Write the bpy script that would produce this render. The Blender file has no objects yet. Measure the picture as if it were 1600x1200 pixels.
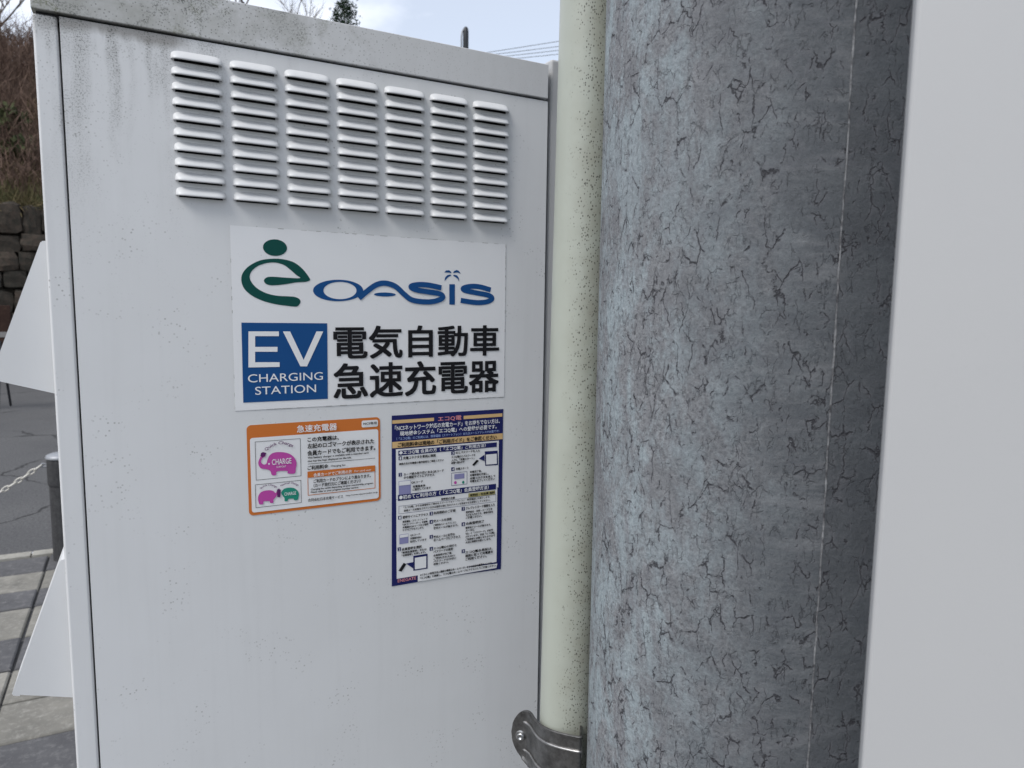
import bpy, bmesh, math, random
from mathutils import Vector, Matrix, noise
random.seed(7)
R = math.radians
scene = bpy.context.scene
COL = scene.collection

# ------------------------------------------------------------------ camera, sky, sun, exposure
YAW, PITCH, ROLL = R(27.306), R(6.538), R(0.725)
fw = Vector((math.sin(YAW)*math.cos(PITCH), math.cos(YAW)*math.cos(PITCH), -math.sin(PITCH)))
rt0 = Vector((math.cos(YAW), -math.sin(YAW), 0))
up0 = rt0.cross(fw)
rt = rt0*math.cos(ROLL) + up0*math.sin(ROLL)
up = -rt0*math.sin(ROLL) + up0*math.cos(ROLL)
cam_data = bpy.data.cameras.new('camera')
cam = bpy.data.objects.new('camera', cam_data)
COL.objects.link(cam)
cam.matrix_world = Matrix(((rt.x, up.x, -fw.x, 0), (rt.y, up.y, -fw.y, -0.85), (rt.z, up.z, -fw.z, 1.5), (0, 0, 0, 1)))
cam_data.sensor_width = 36
cam_data.lens = 1134.35/1600*36
cam_data.clip_start = 0.02
cam_data.clip_end = 600
cam_data.dof.use_dof = True
cam_data.dof.focus_distance = 0.86
cam_data.dof.aperture_fstop = 12
scene.camera = cam

SUN_EL, SUN_AZ = R(48), R(-112)          # azimuth from +Y towards +X: high, from the left and a little behind
world = bpy.data.worlds.new('World')
scene.world = world
world.use_nodes = True
wn, wl = world.node_tree.nodes, world.node_tree.links
wn.clear()
w_out = wn.new('ShaderNodeOutputWorld')
w_bg = wn.new('ShaderNodeBackground')
w_sky = wn.new('ShaderNodeTexSky')
w_sky.sky_type = 'NISHITA'
w_sky.sun_disc = False
w_sky.sun_elevation = SUN_EL
w_sky.sun_rotation = SUN_AZ
w_sky.dust_density = 1.0
w_tc = wn.new('ShaderNodeTexCoord')
w_map = wn.new('ShaderNodeMapping')
w_map.inputs['Scale'].default_value = (1.6, 1.6, 3.6)
w_map.inputs['Location'].default_value = (0.35, 0.1, 0.0)
w_noise = wn.new('ShaderNodeTexNoise')
w_noise.inputs['Scale'].default_value = 1.4
w_noise.inputs['Detail'].default_value = 7
w_noise.inputs['Roughness'].default_value = 0.55
w_noise.inputs['Distortion'].default_value = 0.4
w_ramp = wn.new('ShaderNodeValToRGB')
w_ramp.color_ramp.elements[0].position = 0.43
w_ramp.color_ramp.elements[0].color = (0.42, 0.42, 0.42, 1)
w_ramp.color_ramp.elements[1].position = 0.66
w_ramp.color_ramp.elements[1].color = (0.97, 0.97, 0.97, 1)
w_mix = wn.new('ShaderNodeMix')
w_mix.data_type = 'RGBA'
w_mix.inputs[7].default_value = (9.1, 9.45, 10.2, 1)     # cloud sheet
w_bg.inputs['Strength'].default_value = 0.095
wl.new(w_tc.outputs['Generated'], w_map.inputs['Vector'])
wl.new(w_map.outputs['Vector'], w_noise.inputs['Vector'])
wl.new(w_noise.outputs['Fac'], w_ramp.inputs['Fac'])
wl.new(w_ramp.outputs['Color'], w_mix.inputs[0])
wl.new(w_sky.outputs['Color'], w_mix.inputs[6])
wl.new(w_mix.outputs[2], w_bg.inputs['Color'])
wl.new(w_bg.outputs['Background'], w_out.inputs['Surface'])

sun_data = bpy.data.lights.new('sun', 'SUN')
sun_data.energy = 1.5
sun_data.angle = R(25)
sun_data.color = (1.0, 0.97, 0.93)
sun = bpy.data.objects.new('sun', sun_data)
COL.objects.link(sun)
sd = Vector((math.sin(SUN_AZ)*math.cos(SUN_EL), math.cos(SUN_AZ)*math.cos(SUN_EL), math.sin(SUN_EL)))
sun.rotation_euler = (-sd).to_track_quat('-Z', 'Y').to_euler()
sun.location = sd*50

scene.view_settings.view_transform = 'Standard'
scene.view_settings.look = 'None'
scene.view_settings.gamma = 1
scene.view_settings.use_curve_mapping = False
scene.view_settings.exposure = 0.58

# ------------------------------------------------------------------ helpers
def tag(o, label=None, cat=None, group=None, kind=None):
    if label: o['label'] = label
    if cat: o['category'] = cat
    if group: o['group'] = group
    if kind: o['kind'] = kind
    return o

def thing(name, label, cat, loc=(0, 0, 0), rz=0, group=None):
    o = bpy.data.objects.new(name, None)
    COL.objects.link(o)
    o.empty_display_size = 0.1
    o.location = loc
    o.rotation_euler = (0, 0, rz)
    return tag(o, label, cat, group)

class MB:
    """collects vertices and faces, then links them as one mesh object"""
    def __init__(s): s.v, s.f, s.m = [], [], []
    def quad(s, pts, mi=0):
        b = len(s.v); s.v += [tuple(p) for p in pts]; s.f.append(tuple(range(b, b+len(pts)))); s.m.append(mi)
    def box(s, x0, x1, y0, y1, z0, z1, mi=0):
        b = len(s.v)
        s.v += [(x0,y0,z0),(x1,y0,z0),(x1,y1,z0),(x0,y1,z0),(x0,y0,z1),(x1,y0,z1),(x1,y1,z1),(x0,y1,z1)]
        for q in ((0,3,2,1),(4,5,6,7),(0,1,5,4),(1,2,6,5),(2,3,7,6),(3,0,4,7)):
            s.f.append(tuple(b+i for i in q)); s.m.append(mi)
    def tube(s, pts, rad, n=8, cap=True, mi=0):
        pts = [Vector(p) for p in pts]
        rads = rad if isinstance(rad, (list, tuple)) else [rad]*len(pts)
        b0 = len(s.v); prev = None
        for i, p in enumerate(pts):
            t = (pts[min(i+1, len(pts)-1)] - pts[max(i-1, 0)]).normalized()
            if prev is None:
                a = Vector((0, 0, 1)) if abs(t.z) < 0.9 else Vector((1, 0, 0))
                u = t.cross(a).normalized()
            else:
                u = (prev - t*prev.dot(t)).normalized()
            prev = u; w = t.cross(u)
            for k in range(n):
                an = 2*math.pi*k/n
                s.v.append(tuple(p + (u*math.cos(an) + w*math.sin(an))*rads[i]))
        for i in range(len(pts)-1):
            for k in range(n):
                a = b0+i*n+k; b = b0+i*n+(k+1) % n
                s.f.append((a, b, b+n, a+n)); s.m.append(mi)
        if cap:
            s.f.append(tuple(b0+k for k in reversed(range(n)))); s.m.append(mi)
            e = b0+(len(pts)-1)*n
            s.f.append(tuple(e+k for k in range(n))); s.m.append(mi)
    def lathe(s, prof, n=24, c=(0, 0, 0), mi=0):
        b0 = len(s.v)
        for r, z in prof:
            for k in range(n):
                an = 2*math.pi*k/n
                s.v.append((c[0]+r*math.cos(an), c[1]+r*math.sin(an), c[2]+z))
        for i in range(len(prof)-1):
            for k in range(n):
                a = b0+i*n+k; b = b0+i*n+(k+1) % n
                s.f.append((a, b, b+n, a+n)); s.m.append(mi)
        s.f.append(tuple(b0+k for k in reversed(range(n)))); s.m.append(mi)
        e = b0+(len(prof)-1)*n
        s.f.append(tuple(e+k for k in range(n))); s.m.append(mi)
    def mesh(s, name, mats, smooth=False):
        me = bpy.data.meshes.new(name)
        me.from_pydata(s.v, [], s.f)
        mats = mats if isinstance(mats, (list, tuple)) else [mats]
        for m in mats: me.materials.append(m)
        me.polygons.foreach_set('material_index', s.m)
        if smooth: me.polygons.foreach_set('use_smooth', [True]*len(s.f))
        me.update()
        return me
    def build(s, name, mats, parent=None, smooth=False, bevel=0, seg=2):
        o = bpy.data.objects.new(name, s.mesh(name, mats, smooth))
        COL.objects.link(o)
        if parent: o.parent = parent
        if bevel: add_bevel(o, bevel, seg)
        return o

def add_bevel(o, w, seg=2):
    bm = bmesh.new(); bm.from_mesh(o.data)
    bmesh.ops.remove_doubles(bm, verts=bm.verts, dist=1e-5)
    es = [e for e in bm.edges if len(e.link_faces) == 2 and e.calc_face_angle(0) > R(28)]
    bmesh.ops.bevel(bm, geom=es, offset=w, segments=seg, profile=0.5, affect='EDGES', clamp_overlap=True)
    bm.to_mesh(o.data); bm.free()
    for p in o.data.polygons: p.use_smooth = True
    m = o.modifiers.new('shading', 'WEIGHTED_NORMAL'); m.weight = 100; m.keep_sharp = True

def linked(name, mesh, parent=None, loc=(0, 0, 0)):
    o = bpy.data.objects.new(name, mesh)
    COL.objects.link(o)
    if parent: o.parent = parent
    o.location = loc
    return o

# ------------------------------------------------------------------ materials
class NT:
    """small wrapper to write node trees briefly"""
    def __init__(s, name, rough=0.5, metal=0.0, spec=0.5):
        s.mat = bpy.data.materials.new(name); s.mat.use_nodes = True
        s.n, s.l = s.mat.node_tree.nodes, s.mat.node_tree.links
        s.b = s.n['Principled BSDF']
        s.b.inputs['Roughness'].default_value = rough
        s.b.inputs['Metallic'].default_value = metal
        s.b.inputs['Specular IOR Level'].default_value = spec
        s.tc = s.n.new('ShaderNodeTexCoord')
    def put(s, sock, v):
        if isinstance(v, bpy.types.NodeSocket): s.l.new(v, sock)
        elif isinstance(v, (tuple, list)) and len(v) == 3 and len(sock.default_value) == 4: sock.default_value = (*v, 1)
        else: sock.default_value = v
    def co(s, scale=(1, 1, 1), loc=(0, 0, 0), kind='Object', rot=(0, 0, 0)):
        m = s.n.new('ShaderNodeMapping')
        m.inputs['Scale'].default_value = scale; m.inputs['Location'].default_value = loc; m.inputs['Rotation'].default_value = rot
        s.l.new(s.tc.outputs[kind], m.inputs['Vector'])
        return m.outputs['Vector']
    def noise(s, vec, scale, detail=4, rough=0.55, dist=0.0, color=False):
        t = s.n.new('ShaderNodeTexNoise')
        s.put(t.inputs['Vector'], vec)
        t.inputs['Scale'].default_value = scale; t.inputs['Detail'].default_value = detail
        t.inputs['Roughness'].default_value = rough; t.inputs['Distortion'].default_value = dist
        return t.outputs['Color' if color else 'Fac']
    def voro(s, vec, scale, feature='F1', out='Distance', rnd=1.0):
        t = s.n.new('ShaderNodeTexVoronoi'); t.feature = feature
        s.put(t.inputs['Vector'], vec)
        t.inputs['Scale'].default_value = scale; t.inputs['Randomness'].default_value = rnd
        return t.outputs[out]
    def ramp(s, fac, a, b, ca=0.0, cb=1.0, interp='LINEAR'):
        t = s.n.new('ShaderNodeMapRange'); t.clamp = True
        t.interpolation_type = 'SMOOTHSTEP' if interp == 'SMOOTH' else 'LINEAR'
        s.put(t.inputs['Value'], fac)
        for k, v in (('From Min', a), ('From Max', b), ('To Min', ca), ('To Max', cb)): t.inputs[k].default_value = v
        return t.outputs['Result']
    def math(s, op, a, b=0.0, c=0.0):
        t = s.n.new('ShaderNodeMath'); t.operation = op
        s.put(t.inputs[0], a); s.put(t.inputs[1], b); s.put(t.inputs[2], c)
        return t.outputs[0]
    def mix(s, fac, a, b, blend='MIX'):
        t = s.n.new('ShaderNodeMix'); t.data_type = 'RGBA'; t.blend_type = blend
        s.put(t.inputs[0], fac); s.put(t.inputs[6], a); s.put(t.inputs[7], b)
        return t.outputs[2]
    def sep(s, vec):
        t = s.n.new('ShaderNodeSeparateXYZ'); s.put(t.inputs[0], vec); return t.outputs
    def add(s, a, b, k):
        t = s.n.new('ShaderNodeVectorMath'); t.operation = 'MULTIPLY_ADD'
        s.put(t.inputs[0], b); t.inputs[1].default_value = (k, k, k); s.put(t.inputs[2], a)
        return t.outputs[0]
    def color(s, v): s.put(s.b.inputs['Base Color'], v)
    def rough(s, v): s.put(s.b.inputs['Roughness'], v)
    def bump(s, h, strength=0.3, dist=0.001):
        t = s.n.new('ShaderNodeBump')
        t.inputs['Strength'].default_value = strength; t.inputs['Distance'].default_value = dist
        s.put(t.inputs['Height'], h); s.l.new(t.outputs['Normal'], s.b.inputs['Normal'])
    def rnd(s):
        t = s.n.new('ShaderNodeObjectInfo'); return t.outputs['Random']

def flat(name, col, rough=0.45, metal=0.0, spec=0.5):
    t = NT(name, rough, metal, spec); t.color(col); return t.mat

PAINT = (0.66, 0.667, 0.672)
def paint(name, base=PAINT, speck=0.5, streak=0.10, mould=0.0, rough=0.42):
    """white powder-coated sheet steel with rain streaks, fine dirt specks and, where asked, green-grey mould near the top left"""
    t = NT(name, rough)
    p = t.co(kind='Object')
    n1 = t.noise(t.co((60, 60, 3)), 1.0, 5, 0.6)
    n2 = t.noise(p, 9, 5, 0.6)
    col = t.mix(t.math('MULTIPLY', t.ramp(n1, 0.5, 0.75), streak), base, (0.42, 0.42, 0.42))
    col = t.mix(t.ramp(n2, 0.35, 0.75, 0.0, 0.16), col, (0.5, 0.5, 0.49))
    sp = t.voro(p, 210)
    spm = t.math('MULTIPLY', t.ramp(sp, 0.16, 0.24, 1, 0), t.ramp(t.noise(p, 17, 3), 0.53, 0.66))
    col = t.mix(t.math('MULTIPLY', spm, speck), col, (0.16, 0.155, 0.14))
    if mould:
        xyz = t.sep(p)
        left = t.ramp(xyz[0], -0.06, 0.30, 1, 0)
        high = t.ramp(xyz[2], 1.50, 1.765, 0, 1)
        patch = t.noise(t.co((16, 16, 7)), 1.0, 5, 0.62, 0.4)
        drip = t.noise(t.co((34, 34, 2.5)), 1.0, 4, 0.5)
        m = t.math('MULTIPLY', left, t.math('POWER', high, 1.6))
        m = t.math('MULTIPLY', m, t.ramp(t.math('ADD', t.math('MULTIPLY', patch, 0.5), t.math('MULTIPLY', drip, 0.6)), 0.52, 0.68))
        edge = t.math('MULTIPLY', t.math('MULTIPLY', t.ramp(xyz[2], 1.737, 1.764), t.ramp(xyz[0], -0.07, 0.15, 1, 0)), t.ramp(patch, 0.4, 0.55))
        m = t.math('MAXIMUM', m, t.math('MULTIPLY', edge, 0.75))
        def run(x0, wd, z0, ln):
            off = t.math('MULTIPLY', t.math('SUBTRACT', t.noise(t.co((3, 3, 22)), 1.0, 4, 0.6), 0.5), wd*1.6)
            dx = t.math('ABSOLUTE', t.math('SUBTRACT', t.math('ADD', xyz[0], off), x0))
            return t.math('MULTIPLY', t.ramp(dx, 0.0, wd, 1, 0, 'SMOOTH'), t.math('POWER', t.ramp(xyz[2], z0-ln, z0, 0, 1), 1.3))
        runs = t.math('MAXIMUM', run(-.0105, .009, 1.765, .15), t.math('MULTIPLY', run(.022, .006, 1.76, .08), .7))
        runs = t.math('MAXIMUM', runs, t.math('MULTIPLY', run(-.064, .006, 1.765, .07), .7))
        runs = t.math('MULTIPLY', runs, t.ramp(t.noise(t.co((120, 120, 30)), 1.0, 4, 0.7), 0.34, 0.6, 0.25, 1))
        hang = t.math('ADD', xyz[2], t.math('MULTIPLY', patch, 0.03))
        smear = t.math('MULTIPLY', t.ramp(hang, 1.7655, 1.7735), t.math('MULTIPLY', t.ramp(xyz[0], -.085, -.05), t.ramp(xyz[0], .045, .062, 1, 0)))
        col = t.mix(t.math('MULTIPLY', smear, 0.72), col, (0.20, 0.185, 0.165))
        m = t.math('MULTIPLY', m, 0.6)
        m = t.math('MAXIMUM', m, t.math('MULTIPLY', runs, 0.78))
        col = t.mix(t.math('MULTIPLY', m, 0.75*mould), col, (0.21, 0.205, 0.19))
        grain = t.noise(p, 620, 3, 0.7)
        gm = t.math('MULTIPLY', t.ramp(grain, 0.52, 0.60), t.ramp(m, 0.03, 0.4))
        col = t.mix(t.math('MULTIPLY', gm, 0.85), col, (0.045, 0.05, 0.042))
        sp2 = t.math('MULTIPLY', t.ramp(t.voro(p, 330), 0.2, 0.28, 1, 0), t.math('MULTIPLY', t.ramp(xyz[0], -0.05, 0.14, 1, 0), t.ramp(xyz[2], 1.45, 1.74, 0.0, 0.7)))
        col = t.mix(t.math('MULTIPLY', t.math('MULTIPLY', sp2, 0.6), t.ramp(t.noise(p, 30, 3), 0.48, 0.62)), col, (0.13, 0.13, 0.115))
    t.color(col)
    t.bump(t.noise(p, 700, 2, 0.5), 0.08, 0.0004)
    return t.mat

M = {}
M['paint'] = paint('cabinet_paint', mould=1.0)
M['paint_plain'] = paint('hood_paint', speck=0.0, streak=0.08)
def lid_paint():
    t = NT('lid_paint', 0.5)
    p = t.co()
    xyz = t.sep(p)
    left = t.ramp(xyz[0], -0.05, 0.36, 1, 0)
    n = t.noise(t.co((26, 26, 26)), 1.0, 6, 0.65, 0.6)
    n2 = t.noise(t.co((55, 55, 22)), 1.0, 4, 0.6)
    m = t.math('MULTIPLY', t.ramp(t.math('ADD', t.math('MULTIPLY', n, 0.6), t.math('MULTIPLY', left, 0.34)), 0.40, 0.66), t.ramp(left, 0.02, 0.4))
    col = t.mix(t.ramp(n2, 0.3, 0.8, 0, 0.25), (0.60, 0.605, 0.61), (0.44, 0.44, 0.43))
    col = t.mix(t.math('MULTIPLY', m, 0.75), col, (0.27, 0.27, 0.235))
    gr = t.noise(p, 620, 3, 0.75)
    col = t.mix(t.math('MULTIPLY', t.ramp(gr, 0.50, 0.58), t.math('MULTIPLY', m, t.ramp(t.noise(p, 38, 4, 0.6), 0.44, 0.58))), col, (0.035, 0.042, 0.036))
    moss = t.math('MULTIPLY', t.ramp(t.noise(p, 19, 4, 0.6), 0.56, 0.66), t.math('MULTIPLY', left, t.ramp(gr, 0.42, 0.55)))
    col = t.mix(t.math('MULTIPLY', moss, 0.8), col, (0.17, 0.18, 0.085))
    sp = t.math('MULTIPLY', t.ramp(t.voro(p, 300), 0.18, 0.27, 1, 0), t.ramp(xyz[0], 0.1, 0.4, 0.8, 0.1))
    col = t.mix(sp, col, (0.2, 0.2, 0.19))
    t.color(col)
    t.bump(gr, 0.15, 0.0006)
    return t.mat
M['lid'] = lid_paint()
M['dark'] = flat('dark_inside', (0.02, 0.02, 0.022), 0.8)
M['panel'] = paint('panel_paint', base=(0.435, 0.437, 0.438), speck=0.03, streak=0.05, rough=0.5)

def sheet_mat():
    t = NT('sticker_sheet', 0.38)
    p = t.co()
    col = t.mix(t.ramp(t.noise(p, 14, 4), 0.4, 0.8, 0, 0.12), (0.74, 0.745, 0.755), (0.6, 0.6, 0.6))
    sp = t.math('MULTIPLY', t.ramp(t.voro(p, 260), 0.14, 0.2, 1, 0), t.ramp(t.noise(p, 23, 3), 0.58, 0.68))
    t.color(t.mix(t.math('MULTIPLY', sp, 0.4), col, (0.3, 0.3, 0.28)))
    return t.mat
M['sheet'] = sheet_mat()
M['sheet_edge'] = flat('sticker_edge', (0.30, 0.29, 0.27), 0.6)
M['green_ink'] = flat('green_ink', (0.006, 0.065, 0.055), 0.6, 0, 0.12)
M['blue_ink'] = flat('blue_ink', (0.010, 0.068, 0.215), 0.6, 0, 0.12)
M['white_ink'] = flat('white_ink', (0.74, 0.75, 0.76), 0.6, 0, 0.12)
M['black_ink'] = flat('black_ink', (0.012, 0.012, 0.014), 0.6, 0, 0.12)
M['orange_ink'] = flat('orange_ink', (0.55, 0.16, 0.035), 0.6, 0, 0.12)
M['purple_ink'] = flat('purple_ink', (0.46, 0.07, 0.33), 0.6, 0, 0.12)
M['plum_ink'] = flat('plum_ink', (0.10, 0.02, 0.11), 0.6, 0, 0.12)
M['teal_ink'] = flat('teal_ink', (0.02, 0.24, 0.17), 0.6, 0, 0.12)
M['navy_ink'] = flat('navy_ink', (0.016, 0.020, 0.105), 0.6, 0, 0.12)
M['gold_ink'] = flat('gold_ink', (0.62, 0.42, 0.20), 0.6, 0, 0.12)
M['pink_ink'] = flat('pink_ink', (0.62, 0.25, 0.27), 0.6, 0, 0.12)
M['sky_ink'] = flat('sky_ink', (0.30, 0.40, 0.68), 0.6, 0, 0.12)
M['olive_ink'] = flat('olive_ink', (0.40, 0.36, 0.16), 0.6, 0, 0.12)
M['lilac_ink'] = flat('lilac_ink', (0.24, 0.24, 0.42), 0.6, 0, 0.12)
INK = {'w': 'white_ink', 'k': 'black_ink', 'pink': 'pink_ink', 'sky': 'sky_ink'}

def concrete_mat():
    """spun concrete: short fine craze cracks, pale bloom on the lit side, shade painted in towards the right, dark streaky film beyond the mould seam"""
    t = NT('spun_concrete', 0.88, 0, 0.25)
    p = t.co()
    xyz = t.sep(p)
    warp = t.noise(p, 40, 4, 0.65, color=True)
    warp2 = t.noise(p, 190, 3, 0.6, color=True)
    q = t.add(t.add(t.add(p, warp, 0.0105), t.noise(p, 100, 3, 0.6, color=True), 0.0042), warp2, 0.0028)
    mq = t.n.new('ShaderNodeMapping'); mq.inputs['Scale'].default_value = (1.6, 1.6, 0.60)
    t.l.new(q, mq.inputs['Vector']); q = mq.outputs['Vector']
    d1 = t.voro(q, 54, 'DISTANCE_TO_EDGE')
    d2 = t.voro(q, 110, 'DISTANCE_TO_EDGE')
    br1 = t.noise(p, 62, 3, 0.6)
    br2 = t.noise(p, 90, 3, 0.6)
    zone = t.noise(p, 14, 3, 0.6)
    wide = t.ramp(t.noise(p, 80, 3), 0.42, 0.76, 0.022, 0.064)
    c1 = t.math('MULTIPLY', t.ramp(t.math('DIVIDE', d1, wide), 0.3, 1.0, 1, 0), t.ramp(t.math('ADD', t.math('MULTIPLY', br1, 0.75), t.math('MULTIPLY', zone, 0.3)), 0.518, 0.575))
    c2 = t.math('MULTIPLY', t.ramp(d2, 0.01, 0.045, 1, 0), t.ramp(br2, 0.52, 0.58, 0, 0.5))
    crack = t.math('MAXIMUM', c1, c2)
    side = t.ramp(t.math('ADD', xyz[0], t.math('MULTIPLY', t.noise(p, 18, 3), 0.10)), -0.075, 0.135, 0, 1, 'SMOOTH')   # painted shade across the shaft: 0 lit side, 1 shaded side
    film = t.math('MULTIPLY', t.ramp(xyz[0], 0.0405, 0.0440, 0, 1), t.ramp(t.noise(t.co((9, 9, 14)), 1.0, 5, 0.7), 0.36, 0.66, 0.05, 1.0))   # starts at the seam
    big = t.noise(t.co((9, 9, 6)), 1.0, 6, 0.65)
    mid = t.noise(p, 75, 5, 0.7)
    grain = t.noise(p, 300, 5, 0.85)
    streak = t.noise(t.co((12, 12, 170)), 1.0, 5, 0.7)
    vst = t.noise(t.co((190, 190, 24)), 1.0, 4, 0.65)
    base = t.mix(t.ramp(grain, 0.36, 0.66), (0.075, 0.078, 0.084), (0.35, 0.36, 0.372))
    base = t.mix(t.ramp(mid, 0.38, 0.62, 0, 0.6), base, (0.135, 0.138, 0.148))
    bl = t.math('ADD', t.math('MULTIPLY', t.noise(t.co((24, 24, 11)), 1.0, 6, 0.7, 0.5), 0.75), t.math('MULTIPLY', mid, 0.28))
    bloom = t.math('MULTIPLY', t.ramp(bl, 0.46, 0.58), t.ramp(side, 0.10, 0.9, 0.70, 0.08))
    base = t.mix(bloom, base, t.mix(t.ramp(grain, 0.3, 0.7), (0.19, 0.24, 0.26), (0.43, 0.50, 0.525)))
    base = t.mix(t.ramp(big, 0.42, 0.66, 0, 0.45), base, (0.145, 0.150, 0.158))
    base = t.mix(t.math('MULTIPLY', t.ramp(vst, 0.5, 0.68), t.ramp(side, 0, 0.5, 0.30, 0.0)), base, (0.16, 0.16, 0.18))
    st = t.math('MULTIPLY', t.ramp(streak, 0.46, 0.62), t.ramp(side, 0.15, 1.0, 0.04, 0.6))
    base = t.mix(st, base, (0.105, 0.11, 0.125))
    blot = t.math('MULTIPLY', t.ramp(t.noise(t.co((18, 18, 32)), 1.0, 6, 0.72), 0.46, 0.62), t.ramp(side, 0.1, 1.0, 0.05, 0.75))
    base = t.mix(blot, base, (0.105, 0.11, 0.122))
    base = t.mix(t.math('MULTIPLY', side, 0.78), base, (0.062, 0.071, 0.080))  # shade on the side away from the light, painted into the concrete colour
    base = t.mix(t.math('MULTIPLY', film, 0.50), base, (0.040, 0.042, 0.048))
    smear = t.math('MULTIPLY', t.ramp(t.noise(t.co((14, 14, 75)), 1.0, 5, 0.65, 0.3), 0.50, 0.66), t.math('MULTIPLY', t.ramp(xyz[0], -0.02, 0.03), t.ramp(xyz[0], 0.041, 0.044, 1, 0.12)))
    base = t.mix(t.math('MULTIPLY', smear, 0.32), base, (0.25, 0.256, 0.268))
    halo = t.math('MULTIPLY', t.ramp(d1, 0.0, 0.22, 1, 0), t.ramp(br1, 0.46, 0.6, 0, 0.35))
    base = t.mix(halo, base, (0.14, 0.14, 0.155))
    pits = t.math('MULTIPLY', t.ramp(t.voro(p, 380), 0.12, 0.22, 1, 0), t.ramp(t.noise(p, 90, 2), 0.5, 0.6))
    base = t.mix(t.math('MULTIPLY', pits, 0.55), base, (0.07, 0.07, 0.08))
    base = t.mix(t.math('MULTIPLY', crack, 0.85), base, (0.03, 0.03, 0.035))
    t.color(base)
    hgt = t.math('ADD', t.math('MULTIPLY', crack, -1.0), t.math('MULTIPLY', grain, 0.6))
    hgt = t.math('ADD', hgt, t.math('MULTIPLY', mid, 0.9))
    hgt = t.math('SUBTRACT', hgt, t.math('MULTIPLY', halo, 0.3))
    t.bump(hgt, 0.75, 0.0015)
    return t.mat
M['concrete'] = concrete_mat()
def seam_mat():
    t = NT('seam_mortar', 0.9, 0, 0.2); p = t.co()
    t.color(t.mix(t.ramp(t.noise(p, 160, 4, 0.7), 0.35, 0.65), (0.07, 0.07, 0.076), (0.29, 0.295, 0.305)))
    t.bump(t.noise(p, 300, 3), 0.5, 0.001)
    return t.mat
M['seam'] = seam_mat()

def conduit_mat():
    """cream plastic pipe, speckled with black mould spots, thickest on the side towards the pole"""
    t = NT('cream_plastic', 0.35); p = t.co(); xyz = t.sep(p)
    col = t.mix(t.ramp(t.noise(p, 22, 4), 0.35, 0.75, 0, 0.25), (0.405, 0.428, 0.372), (0.345, 0.36, 0.312))
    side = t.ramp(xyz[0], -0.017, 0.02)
    sq = t.co((1, 1, 0.7))
    sp = t.math('MULTIPLY', t.ramp(t.voro(sq, 420), 0.20, 0.32, 1, 0), t.ramp(t.math('ADD', t.math('MULTIPLY', t.noise(sq, 130, 3), 0.7), t.math('MULTIPLY', side, 0.24)), 0.43, 0.53))
    sp2 = t.math('MULTIPLY', t.ramp(t.voro(sq, 170), 0.10, 0.18, 1, 0), t.ramp(t.math('ADD', t.noise(p, 45, 2), t.math('MULTIPLY', side, 0.15)), 0.58, 0.68))
    m = t.math('MULTIPLY', t.math('MAXIMUM', sp, sp2), t.ramp(side, 0.1, 0.6, 0, 0.85))
    col = t.mix(t.math('MULTIPLY', side, t.ramp(t.noise(p, 40, 4), 0.35, 0.7, 0.1, 0.6)), col, (0.25, 0.24, 0.185))  # contact shade beside the pole painted into the cream colour
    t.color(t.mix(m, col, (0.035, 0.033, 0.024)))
    t.bump(t.noise(p, 90, 3), 0.05, 0.0006)
    return t.mat
M['conduit'] = conduit_mat()
def steel(name, col, rough):
    t = NT(name, rough, 1.0); p = t.co()
    n = t.noise(p, 90, 5, 0.7)
    t.color(t.mix(t.ramp(n, 0.35, 0.7), col, tuple(c*0.45 for c in col)))
    t.rough(t.ramp(t.noise(p, 120, 3), 0.3, 0.7, rough*0.8, rough*1.3))
    t.bump(t.noise(p, 200, 3), 0.15, 0.0004)
    return t.mat
M['strap'] = steel('weathered_steel', (0.27, 0.265, 0.26), 0.40)
M['rib'] = steel('highlight_steel', (0.55, 0.54, 0.53), 0.35)  # brighter steel paints the highlight along the raised ribs
M['bolt'] = steel('zinc_bolt', (0.6, 0.6, 0.6), 0.28)

def stone_mat(name, cols, scale=6, bump=0.6):
    t = NT(name, 0.9, 0, 0.2); p = t.co(kind='Object'); r = t.rnd()
    mp = t.n.new('ShaderNodeVectorMath'); mp.operation = 'ADD'
    cb = t.n.new('ShaderNodeCombineXYZ')
    t.put(cb.inputs[0], t.math('MULTIPLY', r, 37.0)); t.put(cb.inputs[1], t.math('MULTIPLY', r, 91.0))
    t.l.new(p, mp.inputs[0]); t.l.new(cb.outputs[0], mp.inputs[1]); q = mp.outputs[0]
    a = t.mix(r, cols[0], cols[1])
    a = t.mix(t.ramp(t.noise(q, scale, 6, 0.65), 0.35, 0.7), a, cols[2])
    a = t.mix(t.ramp(t.noise(q, scale*7, 4, 0.7), 0.5, 0.75, 0, 0.6), a, cols[3])
    t.color(a)
    t.bump(t.noise(q, scale*4, 5, 0.7), bump, 0.01)
    return t.mat
M['wall_stone'] = stone_mat('dark_wall_stone', [(0.030, 0.026, 0.022), (0.075, 0.056, 0.044), (0.020, 0.021, 0.018), (0.12, 0.11, 0.085)], 5)
M['paver_grey'] = stone_mat('grey_paver', [(0.10, 0.099, 0.102), (0.15, 0.148, 0.15), (0.075, 0.074, 0.078), (0.22, 0.215, 0.21)], 5, 0.4)
M['paver_beige'] = stone_mat('beige_paver', [(0.21, 0.20, 0.175), (0.30, 0.285, 0.25), (0.14, 0.135, 0.12), (0.38, 0.365, 0.33)], 5, 0.4)
M['kerb'] = stone_mat('pale_kerb_stone', [(0.36, 0.34, 0.30), (0.42, 0.40, 0.35), (0.27, 0.26, 0.23), (0.5, 0.48, 0.43)], 5, 0.3)
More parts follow.
